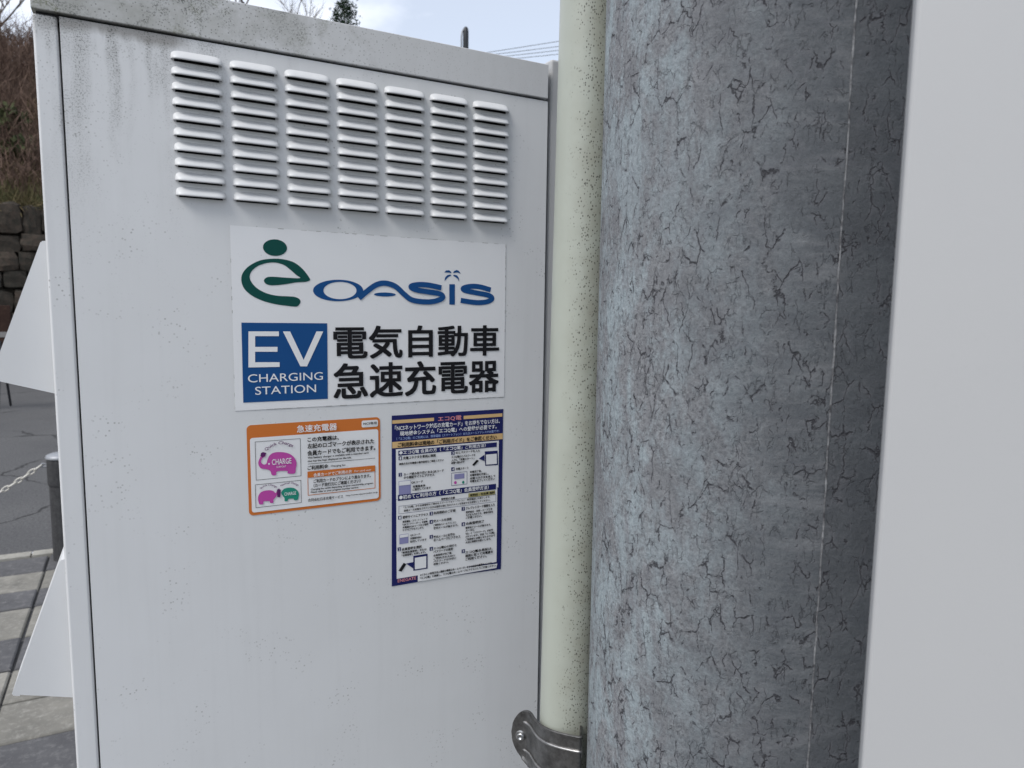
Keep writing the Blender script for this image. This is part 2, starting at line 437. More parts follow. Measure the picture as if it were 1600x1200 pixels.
def asphalt_mat():
    t = NT('asphalt', 0.9, 0, 0.25); p = t.co()
    a = t.mix(t.ramp(t.noise(p, 60, 4, 0.8), 0.35, 0.7), (0.06, 0.06, 0.062), (0.165, 0.163, 0.16))
    a = t.mix(t.ramp(t.noise(p, 0.9, 5, 0.6), 0.35, 0.7, 0, 0.5), a, (0.062, 0.062, 0.066))
    w = t.add(p, t.noise(p, 1.5, 4, 0.6, color=True), 0.5)
    cr = t.math('MULTIPLY', t.ramp(t.voro(w, 0.55, 'DISTANCE_TO_EDGE'), 0.003, 0.010, 0.8, 0), t.ramp(t.noise(p, 0.8, 2), 0.46, 0.52))
    t.color(t.mix(cr, a, (0.02, 0.02, 0.02)))
    t.bump(t.math('SUBTRACT', t.noise(p, 90, 3), cr), 0.5, 0.006)
    return t.mat
M['asphalt'] = asphalt_mat()
def soil_mat():
    t = NT('hill_soil', 0.95, 0, 0.1); p = t.co()
    a = t.mix(t.ramp(t.noise(p, 0.5, 5), 0.35, 0.65), (0.055, 0.036, 0.026), (0.10, 0.075, 0.045))
    t.color(t.mix(t.ramp(t.noise(p, 7, 4), 0.5, 0.7, 0, 0.6), a, (0.06, 0.07, 0.03)))
    t.bump(t.noise(p, 5, 5), 0.8, 0.1)
    return t.mat
M['soil'] = soil_mat()
def plant_mat(name, c0, c1, scale=1.2):
    t = NT(name, 0.8, 0, 0.15); p = t.co()
    t.color(t.mix(t.ramp(t.noise(p, scale, 4, 0.7), 0.35, 0.65), c0, c1))
    return t.mat
M['twig'] = plant_mat('brown_twigs', (0.065, 0.040, 0.031), (0.17, 0.115, 0.088), 1.5)
M['grass'] = plant_mat('dry_grass', (0.17, 0.125, 0.07), (0.075, 0.085, 0.035), 0.7)
M['shrub'] = plant_mat('shrub_leaf', (0.045, 0.055, 0.025), (0.09, 0.10, 0.045), 2)
M['bark'] = plant_mat('grey_bark', (0.10, 0.085, 0.07), (0.19, 0.165, 0.14), 4)
M['needle'] = plant_mat('dark_needles', (0.012, 0.028, 0.018), (0.035, 0.06, 0.03), 2)
M['post'] = stone_mat('dark_post', [(0.05, 0.05, 0.052), (0.06, 0.06, 0.062), (0.035, 0.035, 0.037), (0.10, 0.10, 0.10)], 20, 0.4)
M['cap'] = flat('pale_metal_cap', (0.30, 0.31, 0.33), 0.45, 0.3)
M['chain'] = flat('pale_chain', (0.55, 0.53, 0.48), 0.5, 0.2)
M['lamp_dark'] = flat('dark_lamp_metal', (0.02, 0.022, 0.026), 0.4, 0.3)
M['wire'] = flat('wire_black', (0.03, 0.03, 0.035), 0.6)
M['rust'] = stone_mat('rust_paint', [(0.04, 0.022, 0.017), (0.045, 0.026, 0.02), (0.03, 0.016, 0.013), (0.08, 0.05, 0.035)], 3, 0.2)
M['barrier_white'] = flat('barrier_white', (0.22, 0.21, 0.20), 0.6)

# ------------------------------------------------------------------ print measured on the cabinet face, in millimetres (x from the seam side, z above ground)
SIGN_SHEET = [(93.3, 1577.2), (427.0, 1572.1), (427.0, 1374.0), (92.7, 1374.6)]
E_MARK = [(177.1, 1522.4), (170.2, 1532.0), (160.4, 1539.7), (148.7, 1542.9), (137.0, 1543.2), (123.6, 1540.8), (112.1, 1534.5), (105.4, 1527.1), (103.3, 1519.2), (105.8, 1510.1), (113.1, 1502.7), (124.4, 1496.9), (137.8, 1493.1), (151.4, 1491.2), (161.4, 1490.4), (165.0, 1492.9), (166.3, 1496.4), (164.5, 1499.4), (159.6, 1501.4), (151.7, 1501.9), (139.9, 1502.5), (128.4, 1505.3), (119.0, 1510.7), (113.5, 1517.5), (112.2, 1523.4), (114.8, 1529.3), (121.5, 1534.8), (131.2, 1538.3), (139.8, 1539.0), (148.5, 1536.9), (155.3, 1532.1), (162.1, 1526.1), (166.4, 1522.6), (152.1, 1522.6), (138.5, 1523.3), (130.8, 1522.7), (127.2, 1519.6), (127.9, 1516.5), (131.5, 1514.3), (138.3, 1513.9), (150.0, 1515.3), (161.9, 1517.6), (171.9, 1518.4), (176.8, 1520.0)]
DOT = [(139.8, 1555.4), (152.7, 1555.4), (140.1, 1564.5)]
O_OUT = [(209.8, 1509.4), (239.0, 1509.9), (210.0, 1521.8)]
O_IN = [(211.7, 1509.4), (231.0, 1509.7), (211.8, 1519.4)]
A_WAVE = [(233.7, 1500.7), (242.9, 1508.5), (253.9, 1516.3), (265.0, 1519.1), (278.4, 1515.5), (289.7, 1506.0), (298.8, 1499.8), (312.8, 1497.5), (326.9, 1497.9), (337.7, 1501.2), (339.6, 1504.7), (334.1, 1507.8), (319.8, 1509.7), (305.8, 1511.7), (298.4, 1514.6), (300.0, 1516.8), (309.3, 1518.3), (322.2, 1517.7), (337.7, 1514.9)]
A_DASH = [(265.5, 1505.6), (279.0, 1505.6), (265.6, 1508.0)]
I_STEM = [(348.5, 1519.6), (356.0, 1519.8), (356.1, 1494.2), (348.6, 1494.3)]
LEAVES = [[(341.7, 1533.9), (344.1, 1536.4), (348.0, 1536.9), (350.4, 1535.4), (351.6, 1533.3), (347.5, 1534.0)], [(353.3, 1533.5), (354.7, 1535.8), (358.1, 1537.5), (361.3, 1536.4), (363.8, 1533.2), (358.6, 1534.6)], [(342.2, 1523.5), (342.7, 1527.5), (345.6, 1530.6), (349.9, 1531.7), (351.4, 1530.4), (347.0, 1528.5), (344.4, 1525.7)], [(353.3, 1530.4), (355.2, 1531.6), (359.2, 1530.6), (361.4, 1527.5), (361.9, 1523.0), (359.7, 1526.6), (356.7, 1528.7)]]
S_WAVE = [(405.8, 1513.5), (390.5, 1517.1), (378.0, 1517.5), (367.6, 1515.1), (370.1, 1512.2), (385.6, 1509.5), (402.8, 1506.6), (408.0, 1502.5), (400.9, 1498.5), (385.7, 1497.2), (364.0, 1499.7)]
STROKE = 6.4
BOX = [(102.1, 1472.4), (196.1, 1471.4), (195.4, 1383.0), (101.6, 1383.4)]
E_LET = [(109.2, 1462.7), (141.7, 1462.4), (141.6, 1457.1), (116.1, 1457.4), (115.8, 1445.4), (139.8, 1445.0), (139.6, 1439.5), (115.6, 1440.0), (115.3, 1428.3), (141.7, 1427.6), (141.6, 1422.3), (108.1, 1422.7)]
V_LET = [(146.1, 1462.4), (154.0, 1462.3), (168.4, 1429.5), (183.5, 1462.1), (191.3, 1462.0), (172.1, 1422.0), (164.6, 1422.2)]
SIGN_TEXT = [('CHARGING', 107.2, 190.0, 1410.3, 9.1, 'w', 0.0), ('STATION', 114.5, 181.9, 1396.1, 9.1, 'w', 0.0), ('電気自動車', 202.8, 418.5, 1448.7, 39.5, 'k', 0.028), ('急速充電器', 202.1, 418.5, 1402.8, 43.1, 'k', 0.028)]
OR_RECT = (104.2, 258.3, 1357.5, 1253.3)
OR_IN = (107.4, 255.8, 1342.8, 1256.6)
OR_TAG = (235.4, 255.6, 1354.4, 1346.0)
OR_FRAMES = [(112.7, 163.0, 1338.4, 1293.9), (111.6, 162.7, 1289.0, 1261.9)]
OR_BOX = (170.1, 251.4, 1298.3, 1269.6)
OR_BOXHEAD = (170.1, 251.4, 1298.3, 1290.9)
OR_TEXT = [('急速充電器', 158.8, 205.4, 1349.7, 8.7, 'w', 0.02), ('NCS専用', 237.1, 253.6, 1350.8, 3.4, 'k', 0), ('この充電器は、', 170.7, 207.4, 1336.4, 5.8, 'k', 0.02), ('左記のロゴマークが表示された', 170.5, 250.2, 1328.7, 6.1, 'k', 0.02), ('会員カードでもご利用できます。', 170.3, 251.6, 1320.3, 6.2, 'k', 0.02), ('This battery charger is available with a member card', 170.4, 242.9, 1314.5, 2.9, 'k', 0.01), ('that has the logo displayed on the left.', 170.4, 222.0, 1310.5, 2.8, 'k', 0.01), ('ご利用料金', 170.2, 194.3, 1302.8, 5.3, 'k', 0.02), ('Charging fee', 197.1, 214.7, 1302.2, 2.9, 'k', 0), ('会員カードでご利用の方', 177.0, 222.3, 1293.7, 4.5, 'w', 0.02), ('For card user', 225.7, 246.2, 1293.7, 2.6, 'w', 0), ('ご利用カードのプランにより異なります。', 176.8, 245.5, 1286.3, 4.5, 'k', 0.01), ('（カード発行元にご確認ください）', 176.7, 232.9, 1281.0, 4.5, 'k', 0.01), ('Charging fee varies depending on your membership program.', 173.4, 248.9, 1276.4, 2.7, 'k', 0.01), ('Please refer to your program member service.', 173.4, 230.5, 1273.1, 2.7, 'k', 0.01), ('合同会社日本充電サービス', 170.0, 211.3, 1264.2, 3.8, 'k', 0), ('http://www.nippon-juden.co.jp', 214.7, 254.0, 1264.5, 2.5, 'k', 0), ('CHARGE', 130.3, 152.1, 1313.4, 6.7, 'w', 0.01), ('SUPPORT', 135.2, 146.1, 1307.2, 2.3, 'w', 0), ('CHARGE', 143.3, 156.5, 1274.6, 3.9, 'w', 0.01)]
OR_LINE = [((170.8, 1307.0), (251.5, 1307.6))]
ELE = [(122.5, 1323.7), (119.4, 1322.3), (117.1, 1318.6), (115.7, 1314.5), (116.2, 1310.7), (118.6, 1307.2), (124.8, 1305.6), (128.8, 1302.8), (130.2, 1298.3), (134.8, 1298.1), (135.9, 1302.1), (147.2, 1301.4), (147.7, 1298.5), (155.6, 1297.8), (156.8, 1303.1), (157.9, 1308.5), (157.0, 1313.4), (154.0, 1318.3), (148.7, 1322.1), (141.5, 1324.1), (133.4, 1324.3), (128.4, 1321.7), (125.8, 1316.8), (124.7, 1312.8), (122.5, 1311.3), (120.2, 1312.2), (118.8, 1314.4), (119.3, 1317.4), (121.0, 1319.6), (123.7, 1320.9)]
PLUG = [(118.0, 1321.8), (118.8, 1324.9), (120.8, 1326.0), (124.8, 1324.6), (123.4, 1321.5), (120.2, 1320.0)]
EYE = [(127.2, 1311.7), (128.2, 1311.6), (127.2, 1312.8)]
ARC = [('Quick Charge', [(124.8, 1326.0), (131.0, 1330.0), (138.6, 1332.3), (146.8, 1331.3), (153.1, 1327.9)], 4.6), ('Quick Charge', [(117.7, 1282.4), (121.8, 1285.0), (126.4, 1285.6), (130.4, 1284.7), (134.2, 1282.4)], 2.9), ('Normal Charge', [(140.1, 1283.2), (144.2, 1285.0), (148.9, 1285.6), (154.1, 1284.4), (158.7, 1281.9)], 2.9)]
ELE2 = [(135.2, 1279.2), (135.3, 1274.9), (133.6, 1271.8), (131.2, 1269.3), (131.0, 1265.8), (127.4, 1266.0), (126.7, 1268.2), (120.4, 1268.4), (119.8, 1265.6), (115.8, 1265.6), (114.8, 1268.5), (114.2, 1271.8), (115.0, 1276.1), (117.6, 1279.5), (121.7, 1280.9), (127.3, 1280.9), (131.3, 1279.4), (133.8, 1276.7)]
ELE3 = [(139.9, 1276.5), (141.4, 1273.1), (142.4, 1271.3), (143.4, 1269.6), (143.7, 1266.0), (146.9, 1265.9), (147.7, 1268.2), (153.7, 1267.8), (154.2, 1266.1), (158.1, 1265.9), (159.2, 1268.8), (159.9, 1272.6), (158.6, 1276.6), (155.0, 1280.1), (150.4, 1281.4), (145.2, 1281.4), (142.0, 1279.8)]
TRUNKS = [(135.2, 1280.5), (137.5, 1282.0), (139.5, 1279.8), (138.9, 1272.3), (137.7, 1271.3), (135.4, 1272.1)]
FL_SHEET = [(273.2, 1358.1), (426.0, 1357.6), (425.2, 1142.7), (424.8, 1138.3), (331.2, 1141.5), (307.5, 1140.4), (271.8, 1140.6)]
FL_GOLD = [(273.6, 328.2, 1352.3, 1348.1), (368.9, 424.6, 1352.1, 1347.7), (273.4, 425.4, 1325.3, 1317.4)]
FL_WHITE = [(278.0, 419.8, 1315.8, 1252.3), (278.1, 418.2, 1251.9, 1149.5)]
FL_FOOT = [(306.0, 1152.0), (419.4, 1147.2), (418.0, 1141.3), (306.0, 1141.1)]
FL_HEAD = [(281.0, 416.7, 1313.8, 1307.5), (280.2, 416.1, 1257.8, 1250.2)]
FL_OLIVE = (376.0, 415.0, 1249.0, 1243.6)
FL_SUB = (281.2, 416.3, 1243.4, 1233.3)
FL_NUM = [(281.3, 285.6, 1306.5, 1301.8), (281.2, 285.5, 1285.7, 1281.0), (351.6, 356.3, 1307.0, 1302.2), (351.7, 356.3, 1286.0, 1281.2), (280.3, 284.6, 1230.9, 1226.2), (279.3, 283.7, 1190.2, 1185.4), (322.1, 326.6, 1230.9, 1226.1), (322.1, 326.7, 1220.1, 1215.2), (322.1, 326.7, 1200.3, 1195.4), (322.1, 326.7, 1184.4, 1179.5), (366.5, 371.2, 1231.8, 1226.8), (366.6, 371.4, 1211.1, 1206.1), (366.8, 371.6, 1174.5, 1169.5)]
FL_TEXT = [('エコQ電', 333.2, 365.3, 1350.1, 6.4, 'pink', 0.02), ('「NCSネットワーク対応の充電カード」をお持ちでない方は、', 276.6, 420.5, 1342.4, 6.4, 'w', 0.015), ('現地課金システム「エコQ電」への登録が必要です。', 282.9, 415.9, 1335.0, 6.2, 'w', 0.015), ('（「エコQ電」のご利用には、携帯電話（スマートフォン）またはメールアドレスが必要です）', 278.5, 419.5, 1328.9, 3.7, 'sky', 0.01), ('ご利用料金は現地の「ご利用ガイド」をご参照ください', 280.0, 416.0, 1321.1, 6.0, 'k', 0.02), ('●エコQ電 会員の方（「エコQ電」ご利用方法）', 282.0, 400.0, 1311.1, 5.2, 'w', 0.015), ('●初めてご利用の方（「エコQ電」会員登録方法）', 281.7, 405.0, 1254.4, 6.1, 'w', 0.015), ('1', 282.5, 284.4, 1304.1, 3.2, 'w', 0.01), ('2', 282.4, 284.3, 1283.3, 3.2, 'w', 0.01), ('3', 352.9, 354.9, 1304.7, 3.4, 'w', 0.01), ('4', 353.0, 355.0, 1283.7, 3.4, 'w', 0.01), ('1', 281.5, 283.4, 1228.6, 3.2, 'w', 0.01), ('2', 280.5, 282.4, 1187.8, 3.4, 'w', 0.01), ('3', 323.4, 325.3, 1228.5, 3.4, 'w', 0.01), ('4', 323.4, 325.3, 1217.7, 3.4, 'w', 0.01), ('5', 323.4, 325.3, 1197.8, 3.4, 'w', 0.01), ('6', 323.4, 325.3, 1181.9, 3.4, 'w', 0.01), ('7', 367.8, 369.9, 1229.3, 3.5, 'w', 0.01), ('8', 368.0, 370.0, 1208.5, 3.5, 'w', 0.01), ('9', 368.1, 370.2, 1172.0, 3.5, 'w', 0.01), ('充電コネクタを車両に接続', 286.9, 330.2, 1304.0, 3.9, 'k', 0.02), ('接続方法は充電器の操作説明をご参照ください', 281.5, 341.1, 1297.0, 3.1, 'k', 0.02), ('カード読み取り機にあるQRコード', 287.6, 341.2, 1283.2, 3.7, 'k', 0.02), ('から認証サイトにアクセス', 287.6, 328.3, 1279.2, 3.7, 'k', 0.02), ('QRコード', 297.5, 312.9, 1271.8, 3.3, 'k', 0.01), ('充電器本体', 299.3, 316.2, 1266.5, 3.3, 'k', 0.02), ('に貼付しています', 299.3, 323.5, 1262.7, 3.4, 'k', 0.02), ('IDとパスワードを入力', 357.7, 391.7, 1304.8, 3.3, 'k', 0.02), ('エコQ電IDとパスワードを', 351.6, 385.4, 1299.5, 3.2, 'k', 0.02), ('入力し「充電スタート」', 351.6, 383.7, 1295.5, 3.1, 'k', 0.02), ('画面へ進みます', 351.6, 370.1, 1292.0, 3.2, 'k', 0.02), ('充電スタート', 357.8, 375.8, 1283.5, 3.4, 'k', 0.02), ('充電完了後、', 377.6, 394.8, 1277.6, 3.2, 'k', 0.02), ('充電時間を確認し、', 377.6, 404.8, 1273.2, 3.2, 'k', 0.02), ('充電コネクタを戻して', 377.6, 414.8, 1268.8, 3.3, 'k', 0.02), ('充電を終了してください', 377.7, 413.7, 1265.0, 3.3, 'k', 0.02), ('登録料・年会費 無料', 377.8, 413.9, 1246.5, 3.2, 'k', 0.02), ('登録前の注意', 337.4, 356.8, 1245.9, 3.2, 'k', 0.02), ('「エコQ電」から会員登録のご案内をスマートフォン・パソコン・携帯電話にお送りします。', 287.4, 407.4, 1241.1, 2.9, 'k', 0.01), ('迷惑メール対策をされている方は登録の前に次のドメインを受信できる設定にしてください。', 287.4, 407.5, 1236.9, 2.9, 'k', 0.01), ('登録サイトにアクセス', 285.8, 319.9, 1228.6, 3.7, 'k', 0.03), ('携帯電話・スマートフォンで', 285.8, 318.8, 1222.7, 2.9, 'k', 0.015), ('「QRコードリーダー」を起動、', 285.7, 319.9, 1219.0, 2.9, 'k', 0.015), ('充電器のQRコードから登録', 285.7, 320.4, 1215.3, 3.0, 'k', 0.015), ('サイトにアクセスします。', 285.7, 313.9, 1211.8, 2.9, 'k', 0.015), ('QRコード', 295.7, 309.1, 1203.8, 2.9, 'k', 0.015), ('充電器本体に', 295.7, 311.2, 1199.8, 2.9, 'k', 0.015), ('貼付しています', 295.7, 317.7, 1195.7, 3.0, 'k', 0.015), ('会員登録を選択', 284.5, 311.2, 1187.2, 3.8, 'k', 0.03), ('「新規会員登録」または', 284.5, 317.7, 1182.8, 3.0, 'k', 0.015), ('「会員登録」を押します。', 284.5, 316.6, 1179.2, 2.9, 'k', 0.015), ('利用規約のご確認', 327.2, 357.7, 1228.9, 3.8, 'k', 0.03), ('空メールを送信', 327.2, 352.1, 1218.3, 3.8, 'k', 0.03), ('ご登録用のメールアドレスに', 327.0, 358.6, 1212.8, 2.9, 'k', 0.015), ('案内メールが届きます。', 327.0, 361.5, 1208.8, 3.0, 'k', 0.015), ('案内メールに記載の', 327.2, 356.7, 1197.2, 3.7, 'k', 0.03), ('ホームページにアクセス', 327.2, 364.6, 1192.9, 3.6, 'k', 0.03), ('エコQ電IDの発行と', 327.2, 359.6, 1182.0, 3.6, 'k', 0.03), ('パスワードの設定', 327.2, 354.5, 1177.7, 3.7, 'k', 0.03), ('会員登録が完了後、', 327.0, 353.2, 1172.6, 3.0, 'k', 0.015), ('ご案内されたIDと', 327.0, 357.7, 1168.5, 3.0, 'k', 0.015), ('パスワードは大切に', 327.0, 358.8, 1164.7, 3.0, 'k', 0.015), ('保管ください。', 327.0, 348.1, 1161.0, 3.0, 'k', 0.015), ('クレジットカード情報を入力', 372.2, 414.1, 1229.7, 3.9, 'k', 0.03), ('登録者名・住所・カード番号', 372.2, 410.6, 1224.2, 3.1, 'k', 0.015), ('などを入力のうえ、登録内容を', 372.2, 411.8, 1220.4, 3.0, 'k', 0.015), ('ご確認ください。', 372.2, 395.3, 1216.8, 3.1, 'k', 0.015), ('会員登録完了', 372.3, 398.9, 1209.0, 3.9, 'k', 0.03), ('登録完了メールが届きます。', 371.7, 409.0, 1203.2, 3.0, 'k', 0.015), ('メールに', 371.8, 385.0, 1199.6, 3.1, 'k', 0.015), ('「ID」と「パスワード」が記載', 371.8, 412.1, 1195.3, 3.1, 'k', 0.015), ('されています。次回「エコQ電」', 371.8, 414.5, 1191.3, 3.0, 'k', 0.015), ('ご利用時に必要となりますので', 371.8, 415.1, 1187.3, 3.1, 'k', 0.015), ('大切に保管をお願いします。', 371.9, 409.2, 1183.5, 3.1, 'k', 0.015), ('エコQ電会員証は、', 371.9, 411.7, 1169.9, 4.0, 'k', 0.03), ('画面に従って充電器を', 372.0, 412.4, 1165.3, 4.0, 'k', 0.03), ('ご利用ください。', 372.0, 402.9, 1160.7, 4.0, 'k', 0.03), ('※くわしい利用方法と最新の情報はホームページ、または右記の携帯サイトにて', 309.0, 410.7, 1149.7, 3.3, 'k', 0.015), ('「エコQ電」と検索し、エコQ電のホームページにアクセスしてご確認ください。', 308.9, 417.4, 1145.4, 3.2, 'k', 0.015), ('ENEGATE', 279.1, 303.5, 1146.9, 4.0, 'pink', 0.01)]
PHONES = [[[(399.2, 1303.0), (418.0, 1302.5), (418.8, 1283.0), (400.0, 1283.7)], [(400.8, 1298.6), (416.5, 1298.6), (416.9, 1284.8), (401.2, 1285.2)], [(390.6, 1294.2), (398.7, 1298.8), (398.8, 1290.2)], [(380.9, 1286.5), (387.2, 1292.9), (390.7, 1291.5), (383.8, 1285.2)]], [[(300.1, 1176.2), (319.3, 1176.3), (319.3, 1156.5), (300.0, 1156.7)], [(302.0, 1173.5), (317.4, 1173.5), (317.3, 1158.1), (302.0, 1158.3)], [(290.3, 1167.8), (299.9, 1168.4), (299.8, 1159.9)], [(280.2, 1160.0), (287.1, 1169.3), (290.8, 1167.2), (284.4, 1158.2)]]]
THUMBS = [(281.3, 297.0, 1275.1, 1257.7), (281.8, 293.6, 1206.5, 1194.1)]
SCREEN = (352.0, 374.2, 1278.7, 1261.7)
SCREEN_IN = (356.1, 370.2, 1276.6, 1269.9)
SCREEN_DOTS = [[(357.6, 1265.5), (359.6, 1265.3), (357.6, 1267.6)], [(368.6, 1264.8), (370.3, 1264.7), (368.6, 1266.8)]]
WIRES = [((26.07, 18.115), (30.352, 18.722), 'topmost'), ((26.073, 17.906), (30.36, 18.391), 'second from top'), ((26.075, 17.697), (30.365, 18.142), 'third from top'), ((26.078, 17.487), (30.37, 17.892), 'lowest')]

# ------------------------------------------------------------------ ground
g = MB()
g.quad([(-150, 4.1, 0), (150, 4.1, 0), (150, 250, 0), (-150, 250, 0)])
tag(g.build('road', M['asphalt']), 'dark cracked asphalt road beyond the paving', kind='structure')
g = MB()
g.quad([(-150, -150, -0.02), (150, -150, -0.02), (150, 4.1, -0.02), (-150, 4.1, -0.02)])
pavement = tag(g.build('pavement', M['asphalt']), 'stone paving around the cabinet', kind='structure')
def slab_mesh(name, w, d, mat):
    b = MB(); b.box(-w/2, w/2, -d/2, d/2, -0.05, 0.0)
    me = b.mesh(name, mat)
    bm = bmesh.new(); bm.from_mesh(me)
    bmesh.ops.bevel(bm, geom=[e for e in bm.edges if all(v.co.z > -0.01 for v in e.verts)], offset=0.006, segments=1, affect='EDGES')
    bm.to_mesh(me); bm.free()
    return me
rows = [4.005, 3.735, 3.45, 3.21, 2.85, 2.53, 2.25, 1.96]
while rows[-1] > -1.4: rows.append(round(rows[-1]-0.3, 3))
kk = 0
for i in range(len(rows)-1):
    y1, y0 = rows[i], rows[i+1]
    d = y1-y0-0.012
    for j in range(8):
        w = 0.62
        x0 = -0.506 - 3*w + j*w
        beige = (i % 2 == 1) if j <= 2 else ((i+j) % 2 == 0)
        if i == 7: beige = False
        if i == 6 and j in (2, 3): beige = True
        for (xa, xb) in ([(x0, x0+w)] if j != 3 else [(x0, x0+w)]):
            if not hasattr(slab_mesh, 'c'): slab_mesh.c = {}
            key = (round(d, 3), beige)
            if key not in slab_mesh.c:
                slab_mesh.c[key] = slab_mesh('paver', w-0.012, d, M['paver_beige' if beige else 'paver_grey'])
            o = linked('paver', slab_mesh.c[key], pavement, ((xa+xb)/2 + random.uniform(-.002, .002), (y0+y1)/2, random.uniform(-.004, .002)))
            o.rotation_euler = (random.uniform(-.006, .006), random.uniform(-.004, .004), random.uniform(-.004, .004))
ks = MB()
kerb = MB(); kerb.box(-6, 6, 4.012, 4.098, -0.1, -0.012)
kerb = tag(kerb.build('kerb', M['kerb']), 'pale flush kerb between paving and road', kind='structure')
kme = None
for j in range(20):
    if kme is None:
        b = MB(); b.box(-0.295, 0.295, -0.043, 0.043, -0.05, 0.006); kme = b.mesh('kerb_stone', M['kerb'])
    linked('kerb_stone', kme, kerb, (-6+0.3+j*0.6, 4.055, random.uniform(-.002, .002)))

# hill behind the stone wall
def hill_z(x, y):
    s = max(0.0, min(y-16.3, 11.7))
    z = 3.15 + 0.5*s + 0.05*max(0, y-28)*0.3
    return z + 0.35*noise.noise(Vector((x*0.25, y*0.25, 0)))*min(1, s*0.5)
h = MB()
nx, ny = 60, 40
X0, X1, Y0, Y1 = -60, 60, 16.3, 75
for j in range(ny+1):
    yy = Y0 + (Y1-Y0)*(j/ny)**1.6
    for i in range(nx+1):
        xx = X0 + (X1-X0)*i/nx
        h.v.append((xx, yy, hill_z(xx, yy)))
for j in range(ny):
    for i in range(nx):
        a = j*(nx+1)+i
        h.f.append((a, a+1, a+nx+2, a+nx+1)); h.m.append(0)
b0 = len(h.v)
h.v += [(X0, 16.25, 0), (X1, 16.25, 0), (X1, 16.3, 3.15), (X0, 16.3, 3.15)]
h.f.append((b0, b0+1, b0+2, b0+3)); h.m.append(0)
tag(h.build('hill', M['soil'], smooth=True), 'brown wooded hillside behind the stone wall', kind='structure')

# ------------------------------------------------------------------ stone retaining wall
wall = thing('stone_wall', 'tall dark retaining wall of rough stones across the road', 'wall', (0, 16, 0))
b = MB(); b.box(-7.2, 5.0, 0.06, 0.24, 0, 3.12)
b.build('backing', M['wall_stone'], wall)
stone_meshes = []
for k in range(10):
    bm = bmesh.new()
    bmesh.ops.create_cube(bm, size=1)
    bmesh.ops.subdivide_edges(bm, edges=bm.edges[:], cuts=2, use_grid_fill=True)
    rr = random.Random(k)
    for v in bm.verts:
        d = v.co.normalized()*0.62
        v.co = v.co.lerp(d, 0.45) + Vector((rr.uniform(-.05, .05), rr.uniform(-.06, .06), rr.uniform(-.05, .05)))
    me = bpy.data.meshes.new('stone'); bm.to_mesh(me); bm.free()
    me.materials.append(M['wall_stone'])
    stone_meshes.append(me)
z = 0.0
while z < 3.1:
    hh = random.uniform(0.30, 0.46)
    if z+hh > 3.0: hh = 3.2-z
    x = -7.1 + random.uniform(0, .3)
    while x < 3.0:
        ww = random.uniform(0.30, 0.62)
        o = linked('stone', random.choice(stone_meshes), wall, (x+ww/2, random.uniform(-.02, .05), z+hh/2+random.uniform(-.03, .03)))
        o.scale = (ww*1.0, 0.34, hh*1.0)
        o.rotation_euler = (0, random.uniform(-.12, .12), 0)
        x += ww
    z += hh

# brush on the hill: nobody could count it
def ribbon(mb, p, d, ln, w, mi=0):
    side = d.cross(Vector((random.uniform(-1, 1), random.uniform(-1, 1), 0.2))).normalized()*w
    q = p + d*ln
    mb.quad([p-side, p+side, q+side*0.3, q-side*0.3], mi)
br = MB()
for k in range(2600):
    x = random.uniform(-11, 9); y = 16.4 + 13.5*random.random()**0.8
    base = Vector((x, y, hill_z(x, y)-0.05))
    hh = random.uniform(0.5, 1.5)
    for s in range(random.randint(5, 9)):
        d = Vector((random.gauss(0, .35), random.gauss(0, .35), 1)).normalized()
        ln = hh*random.uniform(.6, 1.1)
        ribbon(br, base + Vector((random.gauss(0, .15), random.gauss(0, .15), 0)), d, ln, 0.014)
        for q in range(4):
            p = base + d*ln*random.uniform(.35, .95)
            d2 = (d + Vector((random.gauss(0, .6), random.gauss(0, .6), random.gauss(0, .3)))).normalized()
            ribbon(br, p, d2, ln*random.uniform(.2, .5), 0.008)
tag(br.build('brush', M['twig']), 'tangle of bare reddish-brown brush covering the hillside', 'brush', kind='stuff')
gr = MB()
for k in range(9000):
    x = random.uniform(-10, 7); y = 16.2 + 7*random.random()**2.2
    p = Vector((x, y, hill_z(x, y)-.02))
    d = Vector((random.gauss(0, .5), random.gauss(-.2, .5), 1)).normalized()
    ribbon(gr, p, d, random.uniform(.2, .55), 0.012)
for k in range(1500):
    x = random.uniform(-9, 6)
    p = Vector((x, 16.0+random.uniform(-.1, .3), 3.16))
    d = Vector((random.gauss(0, .5), -0.5+random.gauss(0, .4), random.uniform(-.6, .6))).normalized()
    ribbon(gr, p, d, random.uniform(.15, .4), 0.012)
tag(gr.build('dry_grass', M['grass']), 'tufts of dry grass along the top of the stone wall', 'grass', kind='stuff')
def shrub(x, y, s, label):
    m = MB()
    for k in range(500):
        d = Vector((random.gauss(0, 1), random.gauss(0, 1), random.gauss(0, .8))).normalized()*random.random()**.45
        c = Vector((d.x*s, d.y*s, s*.75+d.z*s*.75))
        a = Vector((random.gauss(0, 1), random.gauss(0, 1), random.gauss(0, 1))).normalized()*0.09
        e = a.cross(Vector((random.gauss(0, 1), random.gauss(0, 1), 1))).normalized()*0.05
        m.quad([c-a, c+e, c+a, c-e])
    t = thing('shrub', label, 'shrub', (x, y, hill_z(x, y)-.05))
    m.build('foliage', M['shrub'], t)
    st = MB(); st.tube([(0, 0, 0), (0.05, 0, s*.8)], [.03, .01], 6); st.build('stem', M['bark'], t)
shrub(-2.75, 20.0, 0.75, 'green bush in the brown brush at the far left, part way up the hill')
shrub(-2.05, 19.0, 0.5, 'small green bush low on the hill next to the cabinet edge')

